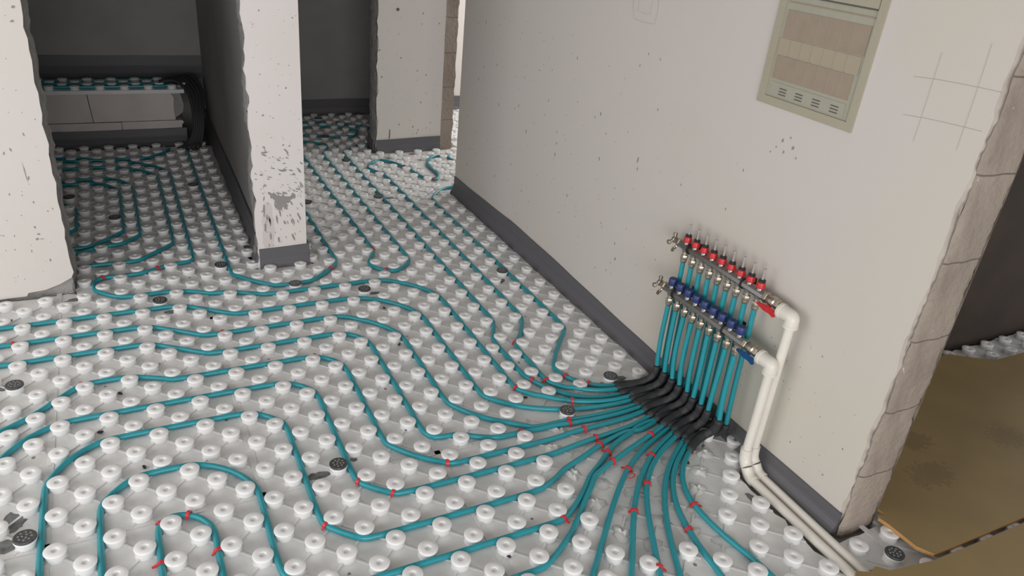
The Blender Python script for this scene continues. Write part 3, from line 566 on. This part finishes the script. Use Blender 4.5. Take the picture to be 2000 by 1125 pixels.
# ------------------------------------------------------------------ red clips
CLAB = ['where the pipe turns by the left wall foot', 'on the bend in front of the left room', 'at the inner bend right of the pillar foot', 'at the top of the narrow U-bend', 'at the bottom of the narrow U-bend', 'on the third long pipe left of the picture middle', 'at the far left edge', 'on the crest of the fifth long pipe at the left', 'on the crest left of the middle', 'on top of the small arch at the lower left', 'on the upper left leg of the small arch', 'on the lower left leg of the small arch', 'on the right leg of the small arch', 'beside the round cap in the middle foreground', 'at the low point of the sixth long pipe', 'at the lowest bend of the middle foreground', 'at the low point of the fifth long pipe', 'on the kink of the second pipe from the wall', 'upper left of the group before the fan', 'next to the stud left of the fan', 'on the second pipe entering the fan', 'on the topmost pipe right after its bend', 'on the topmost pipe halfway to the sleeves', 'at the topmost sleeve end', 'above the round cap within the fan', 'on the stud left of the round cap in the fan', 'just below the round cap in the fan', 'slanting below the round cap in the fan', 'upper of the pair right below the cap', 'lower of the pair right below the cap', 'third down the middle of the fan', 'fourth down the middle of the fan', 'fifth down the middle of the fan', 'beside the loose red clip', 'high in the fan near the sleeves', 'in the middle of the steep fan', 'bridging a pipe in the steep fan', 'low on the straight pipe of the fan', 'where two pipes join below the fan', 'at the lowest sleeve end', 'long-legged on the rightmost pipe', 'upturned beside the fifth steep pipe', 'at the bottom edge', 'on the loop before the column', 'at the low bend before the column']
def clip_mesh(style):
    bm = bmesh.new(); r = PR+.0022; n = 12; pts = []
    leg = (.002, .007, .013)[style % 3]
    pts.append(Vector((0, -r-leg, -PR+.0035+leg*.15)))
    for k in range(n+1):
        a = math.pi*(k/n); pts.append(Vector((0, -r*math.cos(a), r*math.sin(a)+.001)))
    pts.append(Vector((0, r+leg*.4, -PR+.004)))
    # flat band: sweep a small rectangle
    hw, ht = .0052, .0022; rings = []
    for i, q in enumerate(pts):
        t = (pts[min(i+1, len(pts)-1)]-pts[max(i-1, 0)]).normalized(); nn = Vector((0, -t.z, t.y))
        wv = hw*(1 if 0 < i < len(pts)-1 else .5)
        rings.append([bm.verts.new(q+Vector((sx*wv, 0, 0))+nn*sy*ht) for sx, sy in ((-1, -1), (1, -1), (1, 1), (-1, 1))])
    for A, Bv in zip(rings, rings[1:]):
        for j in range(4): bm.faces.new((A[j], A[(j+1) % 4], Bv[(j+1) % 4], Bv[j]))
    bm.faces.new(rings[0][::-1]); bm.faces.new(rings[-1]); bmesh.ops.recalc_face_normals(bm, faces=bm.faces)
    return bm
cme = []
for s_ in range(3):
    bm = clip_mesh(s_); me = bpy.data.meshes.new('pipe_clip'); bm.to_mesh(me); bm.free(); me.materials.append(M['clip']); cme.append(me)
for i, (k, x, y, a) in enumerate(CLIPS):
    o = bpy.data.objects.new('pipe_clip', cme[(i*7+i//3) % 3]); col.objects.link(o)
    z = PR+.0012+(.006*min(1, max(0, (x*S-.62)/.2)) if k in 'bzosr' and y < 2 else 0)
    o.location = (x*S, y*S, z); o.rotation_euler = (random.uniform(-.12, .12), 0, a+random.uniform(-.35, .35)+(math.pi if i % 2 else 0))
    tag(o, 'red pipe clip '+CLAB[i], 'clip', 'red pipe clips')
bm = bmesh.new(); add_tube(bm, cat_rom([(x, y, 0) for x, y in ((-.030, -.002), (-.016, .006), (.004, .013), (.020, .010), (.024, 0), (.014, -.009), (-.002, -.010), (-.010, -.006))], .004), .0019, 6)
tag(new('loose_pipe_clip', bm, M['clip'], loc=P3(6.15, -1.62, .11), smooth=True), 'loose looped red clip lying beside a pipe in the fan', 'clip')
bm = bmesh.new(); add_tube(bm, [Vector((-.016, .0, .0)), Vector((0, .002, 0)), Vector((.017, 0, 0))], .003, 6)
tag(new('clip_fragment', bm, M['clip'], loc=P3(9.6, 22.9, .03), smooth=True), 'red plastic fragment on the foam in front of the column', 'fragment')
# ------------------------------------------------------------------ round dark anchor caps on studs
CAPS = [(-6.5, 6.5, 'at the left picture edge'), (0, 1, 'in the middle foreground beside a pipe'), (-6, 1, 'at the lower left corner'), (6, 1, 'in the middle of the pipe fan'), (8, 2, 'close to the topmost sleeve by the wall'), (10.12, -5.81, 'beside the plywood at the bottom right'), (8, 9, 'between two pipes along the white wall'), (3, 9, 'in the middle, above the first long pipe'), (1, 10, 'right in front of the pillar foot'), (-3, 10, 'below the left room threshold'), (-1, 12, 'just left of the pillar foot'), (-1, 20, 'far back in the left room'), (-4, 17, 'inside the left room loops'), (-5.5, 19.5, 'behind the left wall edge'), (3, 17, 'touching the right side of the pillar'), (6, 17, 'in the corridor on a torn patch'), (6, 22, 'in front of the column on the left'), (6, 26, 'left of the column at the back'), (6.5, 29.5, 'deep in the corridor')]
bm = bmesh.new()
add_lathe(bm, [(0, .0015), (.026, .0015), (.030, .0015), (.0305, .006), (.029, .0085), (.0, .0075)], 28, close=False)
base_me = bpy.data.meshes.new('disc'); bm.to_mesh(base_me); bm.free(); base_me.materials.append(M['cap'])
bm = bmesh.new()
for ring, r in ((8, .017), (3, .007)):
    for k in range(ring):
        a = 2*math.pi*k/ring; add_lathe(bm, [(.0030, 0), (.0034, .0012), (.0014, .0004), (0, .0003)], 8, (r*math.cos(a), r*math.sin(a), .0079), close=False)
pin_me = bpy.data.meshes.new('perforation'); bm.to_mesh(pin_me); bm.free(); pin_me.materials.append(M['slab'])
capstud = bmesh.new(); add_lathe(capstud, [(.026, 0), (.0245, .01), (.026, .02), (.0275, .0275)], 24)
for i, (x, y, t) in enumerate(CAPS):
    r = empty('anchor_cap', P3(x, y, SH)); r.rotation_euler = (random.uniform(-.04, .04), random.uniform(-.04, .04), random.uniform(0, 6))
    for nm, me in (('disc', base_me), ('perforation', pin_me)):
        c = bpy.data.objects.new(nm, me); col.objects.link(c); c.parent = r
    tag(r, 'round dark grey anchor cap on a stud '+t, 'cap', 'dark anchor caps')
capstud.free()
# scuffed grey patches around some anchors (flat marks on the film), belonging to the nearest panel
panels = [o for o in col.objects if o.name.startswith('foam_panel')]
def panel_at(x, y):
    return min(panels, key=lambda o: abs(o.location.x-x*S)+abs(o.location.y-y*S)*.5 + (100 if o.location.z > .1 else 0))
def smear(x, y, rx, ry, seed):
    rs = random.Random(seed); bm = bmesh.new(); n = 26
    vs = [bm.verts.new(((math.cos(2*math.pi*k/n)*rx*rs.uniform(.68, 1.08))*S, (math.sin(2*math.pi*k/n)*ry*rs.uniform(.68, 1.08))*S, 0)) for k in range(n)]
    f = bm.faces.new(vs); g = bmesh.ops.extrude_face_region(bm, geom=[f]); bmesh.ops.translate(bm, verts=[e for e in g['geom'] if isinstance(e, bmesh.types.BMVert)], vec=(0, 0, .0006))
    bmesh.ops.recalc_face_normals(bm, faces=bm.faces)
    p = panel_at(x, y); o = new('scuff_mark', bm, M['smear'], p); o.location = P3(x, y, .003)-p.location; o['label'] = 'grey scuffed patch on the white film'
for i, q in enumerate(((-.45, 1.0, .30, .13), (.42, 1.28, .10, .10), (-6.3, 1.75, .26, .3), (-6.4, 1.1, .3, .22), (-6.75, 6.75, .22, .12), (7.75, 8.65, .22, .2), (-2.7, 9.55, .28, .12), (7.72, 1.95, .3, .12), (8.4, 2.05, .22, .12), (6.5, 17.3, .35, .18), (3.35, 9.0, .18, .1), (8.55, -3.2, .10, .2), (9.4, -6.0, .3, .2), (2.2, 7.2, .08, .05), (-5.2, 11.1, .35, .12))): smear(*q, i)
DLAB = ['above the second long pipe', 'right of the middle bends', 'in the middle of the long bends', 'inside the narrow U-bend', 'right of the pillar, far', 'beside the pillar', 'at the turn of the fourth long pipe', 'at the bottom middle', 'inside the rightmost pipe bend', 'left of the fan cap', 'between the fifth and sixth long pipe', 'above the arch at the left', 'on the middle arch crest', 'near the left wall foot', 'at the far left edge']
for i, (x, y) in enumerate(DEBRIS):
    rs = random.Random(i+40); bm = bmesh.new(); bmesh.ops.create_icosphere(bm, subdivisions=2, radius=.007)
    for v in bm.verts: v.co = Vector((v.co.x*1.5, v.co.y*.75, v.co.z*.7))*rs.uniform(.75, 1.15)
    o = new('mortar_crumb', bm, M['crumb'], loc=P3(x, y, .034)); o.rotation_euler = (0, 0, rs.uniform(0, 3)); tag(o, 'small dark crumb '+DLAB[i], 'debris', 'dark crumbs on the foam')
# ------------------------------------------------------------------ manifolds
def hexnut(bm, o, ax, r, h): add_lathe(bm, [(r*.9, 0), (r, h*.15), (r, h*.85), (r*.9, h)], 6, o, ax)
def prt(name, fill, m, parent, loc, smooth=True, ang=35):
    bm = bmesh.new(); fill(bm); bmesh.ops.recalc_face_normals(bm, faces=bm.faces); o = new(name, bm, M[m], parent); o.location = loc
    if smooth: smooth_angle(o, ang)
    return o
def manifold(kind, X, Z, ys, label):
    root = empty('heating_manifold', P3(X, ys[4], Z)); tag(root, label, 'manifold')
    def L(x, y, z): return P3(x, y, z)-root.location
    y0, y1 = ys[0]+.22, ys[-1]-.2
    def bar(bm):
        # flattened octagonal distributor with shoulders at each outlet
        prof = [(.0155, 0)]; n = 9
        add_lathe(bm, [(.0145, 0), (.0172, .004), (.0172, (y0-y1)*S-.004), (.0145, (y0-y1)*S)], 8, (0, 0, 0), (0, -1, 0), phase=.3)
        for y in ys: add_lathe(bm, [(.0125, -.021), (.0135, -.012), (.0135, .012), (.0115, .021)], 16, ((0, (y-y0)*S, 0)), (0, 0, 1))
    prt('bar', bar, 'steel', root, L(X, y0, Z))
    for y in ((ys[0]+ys[1])/2+.0, (ys[6]+ys[7])/2):
        def br(bm):
            add_lathe(bm, [(.0215, -.003), (.0215, .003), (.0165, .003), (.0165, -.003), (.0215, -.003)], 24, (0, 0, 0), (0, 1, 0), close=False)
            add_box(bm, .018, -.0025, -.006, (9.64-X)*S, .0025, .006, sc=1); add_box(bm, (9.64-X)*S-.003, -.008, -.016, (9.64-X)*S, .008, .016, sc=1)
        prt('bracket', br, 'black', root, L(X, y, Z))
    for i, y in enumerate(ys):
        def fit(bm):
            add_lathe(bm, [(.0095, 0), (.0095, -.016), (.011, -.018)], 14, (0, 0, 0)); hexnut(bm, (0, 0, -.034), (0, 0, 1), .0150, .018)
            add_lathe(bm, [(.0128, -.034), (.0128, -.044), (.0105, -.048)], 16, (0, 0, 0))
        f = prt('pipe_fitting', fit, 'brassy', root, L(X, y, Z-.12))
        if kind == 'red':
            g = prt('flow_meter', lambda bm: add_lathe(bm, [(.0125, 0), (.0165, .003), (.0165, .008), (.0135, .022), (.0115, .023)], 20), 'red', root, L(X, y, Z+.13)); g['label'] = 'red collar of a flow meter'
            h = prt('locking_ring', lambda bm: add_lathe(bm, [(.0105, 0), (.0125, .001), (.0125, .008), (.0095, .010), (.006, .010)], 16), 'black', g, (0, 0, .0225))
            h = prt('sight_glass', lambda bm: add_lathe(bm, [(.0042, 0), (.0042, .028), (.0060, .033), (.0060, .041), (.004, .042)], 12), 'tube', g, (0, 0, .032))
        else:
            c = prt('valve_cap', lambda bm: (add_lathe(bm, [(.0165, 0), (.0178, .002), (.0172, .024), (.0150, .028), (0, .0285)], 16, close=False), add_lathe(bm, [(0, .0), (.0165, .0)], 16, close=False)), 'blue', root, L(X, y, Z+.17)); c['label'] = 'blue cap of an outlet valve'
            prt('valve_neck', lambda bm: add_lathe(bm, [(.011, 0), (.011, .008), (.014, .009), (.014, .013)], 16), 'nickel', root, L(X, y, Z+.09))
    # air vent end
    def vent(bm):
        hexnut(bm, (0, 0, 0), (0, 1, 0), .018, .018); add_lathe(bm, [(.012, .018), (.012, .034), (.014, .036), (.014, .046), (.008, .050)], 14, (0, 0, 0), (0, 1, 0))
        add_lathe(bm, [(.007, 0), (.007, .02), (.010, .022), (.010, .030), (.004, .034)], 12, (0, .040, 0), (-.8, .2, -.35))
        add_lathe(bm, [(.007, 0), (.007, .018), (.009, .020), (.009, .027)], 12, (0, .040, .0), (0, .1, 1))
    prt('air_vent', vent, 'nickel', root, L(X, y0, Z))
    def drain(bm):
        add_lathe(bm, [(.004, 0), (.004, .02)], 8, (0, 0, 0), (-.7, .2, -.7)); add_lathe(bm, [(.013, -.002), (.013, .002)], 14, (-.016, .004, -.018), (-.6, .3, .5))
    prt('drain_knob', drain, 'nickel', root, L(X, y0+.1, Z-.08))
    # ball valve towards the riser
    def bv(bm):
        hexnut(bm, (0, 0, 0), (0, -1, 0), .021, .016); add_lathe(bm, [(.015, .016), (.0175, .02), (.0175, .03), (.021, .034), (.021, .050), (.0165, .054)], 18, (0, 0, 0), (0, -1, 0))
        hexnut(bm, (0, -.054, 0), (0, -1, 0), .0195, .016); add_lathe(bm, [(.0165, .070), (.0165, .092)], 18, (0, 0, 0), (0, -1, 0))
    v = prt('ball_valve', bv, 'nickel', root, L(X, y1, Z))
    def hd(bm):
        add_lathe(bm, [(.011, 0), (.012, .002), (.012, .007), (.009, .009)], 16, (0, 0, 0), (-.3, 0, -.95))
        pts = [(-.002, .046), (.004, .050), (.008, .030), (.013, .012), (.012, -.012), (.018, -.030), (.012, -.040), (-.010, -.036), (-.011, -.010), (-.010, .010), (-.006, .030)]
        a = [bm.verts.new((x, y, -.004)) for x, y in pts]; b = [bm.verts.new((x*1.05, y, -.009)) for x, y in pts]; n = len(pts)
        bm.faces.new(a); bm.faces.new(b[::-1])
        for k in range(n): bm.faces.new((a[k], b[k], b[(k+1) % n], a[(k+1) % n]))
    hh = prt('valve_handle', hd, 'red' if kind == 'red' else 'handle_blue', v, (-.018, -.040, -.020)); hh.rotation_euler = (0, math.radians(78), 0); hh['label'] = kind+' lever handle'
    return root, y1
man_r, yr = manifold('red', XR, ZR, OUTR, 'upper manifold bar with nine red flow meters and a red lever')
man_b, yb = manifold('blue', XB, ZB, OUTB, 'lower manifold bar with nine blue caps and a blue lever')
# ------------------------------------------------------------------ white supply pipes
def white_pipe(X, Zm, y_start, Yd, Xf0, Xf1, zf, label):
    root = empty('supply_pipe', P3(X, Yd, 0)); tag(root, label, 'pipe', 'white supply pipes')
    def L(x, y, z): return P3(x, y, z)-root.location
    R_ = .0165; RE = .0245
    # upper elbow
    p0 = L(X, y_start, Zm); c = L(X, Yd, Zm)
    def el(bm):
        add_tube(bm, [p0+Vector((0, .012, 0)), p0, c+Vector((0, .012, 0))]+bez(c+Vector((0, .012, 0)), c+Vector((0, .002, 0)), c+Vector((0, 0, -.004)), c+Vector((0, 0, -.016)), 8)[1:]+[c+Vector((0, 0, -.036))], RE, 22)
        add_lathe(bm, [(RE, 0), (RE*1.10, .001), (RE*1.10, .012), (RE, .013)], 22, p0+Vector((0, .014, 0)), (0, -1, 0), close=False)
        add_lathe(bm, [(RE, 0), (RE*1.07, .001), (RE*1.07, .010), (RE, .011)], 22, c+Vector((0, 0, -.026)), (0, 0, -1), close=False)
    prt('elbow', el, 'ppr', root, (0, 0, 0), ang=50)
    b1 = L(X-.02, Yd-.02, .62); b2 = L(X-.03, Yd-.10, .34)
    def ri(bm): add_tube(bm, [c+Vector((0, 0, -.03)), (c+b1)/2+Vector((0, 0, 0)), b1], R_, 22)
    prt('riser', ri, 'ppr', root, (0, 0, 0), ang=50)
    f0 = L(Xf0, Yd-.50, zf)
    def el2(bm):
        add_tube(bm, bez(b1+Vector((0, 0, .006)), b1+Vector((0, 0, -.030)), b1+Vector((0, -.006, -.05)), (b1+f0)/2+Vector((0, .012, -.016)), 8), .0215, 20)
        add_tube(bm, bez((b1+f0)/2+Vector((0, .012, -.016)), (b1+f0)/2+Vector((0, -.002, -.034)), f0+Vector((0, .03, .0)), f0, 8), .0212, 20)
    prt('bend', el2, 'ppr', root, (0, 0, 0), ang=50)
    prt('floor_run', lambda bm: add_tube(bm, [f0+Vector((0, .004, 0)), L((Xf0+Xf1)/2, -4.5, zf), L(Xf1, -6.9, zf)], R_, 22), 'ppr', root, (0, 0, 0), ang=50)
    return root
white_pipe(9.28, ZR-.06, yr-.62, -2.28, 9.28, 9.18, .115-.08, 'white plastic pipe from the upper manifold down and along the wall, nearer the wall')
white_pipe(9.03, ZB-.03, yb-.62, -2.30, 8.97, 8.90, .115-.08, 'white plastic pipe from the lower manifold down and along the wall, nearer the foam')
# ------------------------------------------------------------------ plywood
def ply(pts, z0, z1, label, seed):
    cx = sum(p[0] for p in pts)/len(pts); cy = sum(p[1] for p in pts)/len(pts)
    bm = bmesh.new(); add_prism(bm, pts, z0, z1); bmesh.ops.recalc_face_normals(bm, faces=bm.faces)
    o = new('plywood_sheet', bm, M['ply']); o.data.materials.append(M['ply_edge'])
    for f in o.data.polygons:
        if abs(f.normal.z) < .5: f.material_index = 1
    tag(o, label, 'plywood'); return o
ply([(10.84, -4.94), (10.62, -4.96), (10.66, -5.2), (10.68, -5.9), (10.86, -6.20), (12, -6.22), (22.0, -6.34), (22.0, -1.42), (20.4, -1.40), (19.2, -.62), (10.84, -.62)], .19, .28, 'large plywood sheet lying behind the wall end on the right', 1)
ply([(8.62, -6.02), (8.8, -5.88), (9.05, -6.02), (9.3, -5.95), (9.5, -6.15), (10.6, -6.32), (12.2, -6.36), (22, -6.46), (22, -12), (8.6, -12)], .215, .31, 'plywood sheet at the bottom right corner with a splintered tip', 2)
# ------------------------------------------------------------------ distribution box set into the right wall
root = empty('distribution_box', P3(9.64, -.75, 8.28)); tag(root, 'beige recessed distribution box covered with film, high on the white wall', 'wall box')
def LB(x, y, z): return P3(x, y, z)-root.location
def bx(name, y0, z0, y1, z1, x0, x1, m, parent=root, at=root):
    bm = bmesh.new(); add_box(bm, x0, y0, z0, x1, y1, z1)
    o = new(name, bm, M[m])
    for v in o.data.vertices: v.co -= root.location
    o.parent = root; return o
Y0, Y1 = .58, -2.08
bm = bmesh.new()
for (a, b, c, d) in ((Y0, 8.28, Y0-.20, 13.3), (Y1+.16, 8.28, Y1, 13.3), (Y0-.2, 8.28, Y1+.16, 8.46), (Y0-.2, 13.1, Y1+.16, 13.3)):
    add_box(bm, 9.585, a, b, 9.64, c, d)
bmesh.ops.recalc_face_normals(bm, faces=bm.faces)
o = new('frame', bm, M['box'])
for v in o.data.vertices: v.co -= root.location
o.parent = root
bx('back_plate', Y0-.2, 8.46, Y1+.16, 13.1, 9.625, 9.64, 'box_film')
bx('door', Y0-.22, 10.60, Y1+.18, 13.08, 9.59, 9.612, 'box')
bx('door_gap', Y0-1.0, 10.565, Y1+.2, 10.60, 9.595, 9.61, 'dark')
bx('trim_line', Y0-.25, 10.42, Y1+.2, 10.45, 9.612, 9.622, 'card')
bx('lower_insert', .32, 8.85, -1.77, 9.34, 9.612, 9.622, 'card')
bx('upper_insert', .30, 9.72, -1.86, 10.28, 9.612, 9.622, 'card')
bx('cream_strip', .34, 9.36, -1.84, 9.70, 9.611, 9.622, 'cream')
for i in range(1, 7):
    y = .32-2.12*i/7
    bx('film_fold', y+.010, 8.88, y-.010, 10.26, 9.606, 9.614, 'fold')
for i, y in enumerate((-.09, -.56, -1.04, -1.53)):
    for k in range(3): 
        bm = bmesh.new(); add_box(bm, 9.60, y+.10, 8.545+.062*k, 9.612, y-.10, 8.565+.062*k)
        o = new('vent_slot', bm, M['dark']); 
        for v in o.data.vertices: v.co -= root.location
        o.parent = root
bx('vent_plate', .30, 8.5, -1.78, 8.78, 9.612, 9.622, 'box_film')
# pencil and chalk marks on the right wall
def pline(pts, r=.0006):
    bm = bmesh.new(); add_tube(bm, [P3(9.632, y, z) for y, z in [tuple(a) for a in cat_rom(pts, .3)]], r, 5); o = new('pencil_line', bm, M['pencil'], wr); return o
pline([(-3.02, 9.60), (-3.5, 9.65), (-4.3, 9.69), (-4.66, 9.70)]); pline([(-3.05, 8.91), (-3.5, 8.96), (-4.1, 9.0), (-4.58, 9.02)])
pline([(-3.40, 10.1), (-3.42, 9.3), (-3.43, 8.5)], .0004); pline([(-4.21, 10.4), (-4.25, 9.5), (-4.27, 8.6)], .0004)
pline([(5.98, 9.9), (5.8, 9.26), (5.4, 9.22), (4.84, 9.25), (4.80, 9.6), (4.85, 10)], .0005); pline([(5.68, 9.9), (5.66, 9.47), (5.3, 9.44), (5.08, 9.46), (5.1, 9.9)], .0004)

# ------------------------------------------------------------------ mortar flecks thrown on the plaster (thin dried spots)
def flecks(name, parent, spots, axis, v, out, m, amt=.0008):
    """spots: (a, z, half width, half height, tilt, seed) in plan units on a vertical plane; axis 0: plane x=v, axis 1: plane y=v"""
    bm = bmesh.new()
    for i_, (a, z, ra, rz, tilt, sd) in enumerate(spots):
        dd = amt+.00007*(i_ % 9)
        rs = random.Random(sd); n = 9 if max(ra, rz) < .08 else 26; ct, st = math.cos(tilt), math.sin(tilt); A = []; Bq = []
        for k in range(n):
            an = 2*math.pi*k/n; q = rs.uniform(.7, 1.1) if n == 9 else (rs.uniform(.8, 1.05) if rs.random() < .8 else rs.uniform(1.15, 1.45)); x, y = math.cos(an)*ra*q, math.sin(an)*rz*q; x, y = x*ct-y*st, x*st+y*ct
            for L_, d in ((A, 0.0), (Bq, dd)):
                L_.append(bm.verts.new(((v*S+out*d), (a+x)*S, (z+y)*S) if axis == 0 else ((a+x)*S, v*S+out*d, (z+y)*S)))
        bm.faces.new(Bq)
        for k in range(n): bm.faces.new((A[k], A[(k+1) % n], Bq[(k+1) % n], Bq[k]))
    bmesh.ops.recalc_face_normals(bm, faces=bm.faces); return new(name, bm, M[m], parent)
rs = random.Random(11)
sp = [(1.02, 2.40, .24, .17, .1, 1), (.80, 2.56, .16, .09, -.5, 2), (.66, 2.66, .07, .05, -.4, 3), (1.27, 2.44, .15, .08, .3, 4), (.96, 2.20, .12, .14, .4, 5), (1.14, 2.20, .08, .13, .3, 6), (1.42, 2.52, .07, .10, .3, 14)]
for i in range(60):                                                  # long drops below and beside the big blot
    a = rs.uniform(.35, 1.7); z = rs.uniform(.78, 2.9); big = rs.random()**2.2; sp.append((a, z, .010+.022*big, .03+.12*big, .12+.5*(a-.95)+rs.uniform(-.1, .1), 100+i))
for i in range(75):                                                  # slanted flicks above it
    a = rs.uniform(.25, 1.72); z = 2.6+1.6*rs.random(); big = rs.random()**2.4; sp.append((a, z, .022+.075*big, .008+.020*big, rs.uniform(-.95, -.1), 300+i))
for i in range(40):
    a = rs.uniform(.3, 1.72); z = rs.uniform(4.0, 8.4); big = rs.random()**4; sp.append((a, z, .012+.022*big, .010+.022*big, rs.uniform(-1, 1), 500+i))
sp += [(.60, 5.05+.18, .05, .03, .3, 7), (1.36, 1.05, .035, .13, .35, 8), (.88, 1.0, .035, .1, .1, 9), (1.38, 3.4, .07, .03, -.3, 10), (1.1, 1.6, .03, .08, .3, 12), (.62, 1.75, .04, .12, .2, 13)]
flecks('mortar_splashes', wm, sp, 1, 11.80, -1, 'fleck')
sp = []
for i in range(150):
    y = 4+13*rs.random()**.8; z = rs.uniform(1.0, 8.5); big = rs.random()**4; sp.append((y, z, .012+.02*big, .020+.06*big, rs.uniform(-.3, .3), 700+i))
for i in range(80):
    y = rs.uniform(-4.4, 4); z = rs.uniform(.8, 4 if y < 0 else 7); big = rs.random()**4; sp.append((y, z, .008+.014*big, .010+.03*big, rs.uniform(-.3, .3), 1000+i))
sp += [(4.55, 5.6, .03, .08, .1, 21), (4.5, 5.35, .025, .06, .1, 22), (-.42, 7.63, .03, .05, .4, 23), (-.75, 7.56, .035, .05, .3, 24), (-.52, 7.4, .025, .04, .3, 25), (-.28, 7.45, .02, .03, 0, 26), (-.62, 7.75, .02, .03, 0, 27), (-.15, 7.3, .02, .03, 0, 28), (-.9, 7.38, .02, .03, 0, 29)]
flecks('mortar_flecks', wr, sp, 0, 9.64, -1, 'fleck')
sp = []
for i in range(80):
    a = rs.uniform(-7.6, -5.4); z = .6+8*rs.random()**1.4; big = rs.random()**4; sp.append((a, z, .010+.014*big, .012+.05*big, rs.uniform(-.3, .3), 1300+i))
sp += [(-5.94, 2.26, .035, .04, 0, 31), (-5.88, 2.04, .05, .03, .1, 32), (-5.94, 1.89, .045, .04, 0, 33), (-5.82, 1.88, .06, .012, -.1, 34), (-5.41, 8.26, .05, .035, .3, 35), (-5.49, 7.91, .05, .03, .3, 36), (-5.9, 3.9, .012, .22, .05, 37), (-6.14, 1.53, .015, .05, 0, 38)]
flecks('mortar_flecks', wl, sp, 1, 11.52, -1, 'fleck')
sp = []
for i in range(60):
    a = rs.uniform(8.1, 11.2); z = .9+6*rs.random()**1.3; big = rs.random()**4; sp.append((a, z, .012+.03*big, .015+.05*big, rs.uniform(-.3, .3), 1600+i))
flecks('mortar_flecks', wc, sp, 1, 23.47, -1, 'fleck')
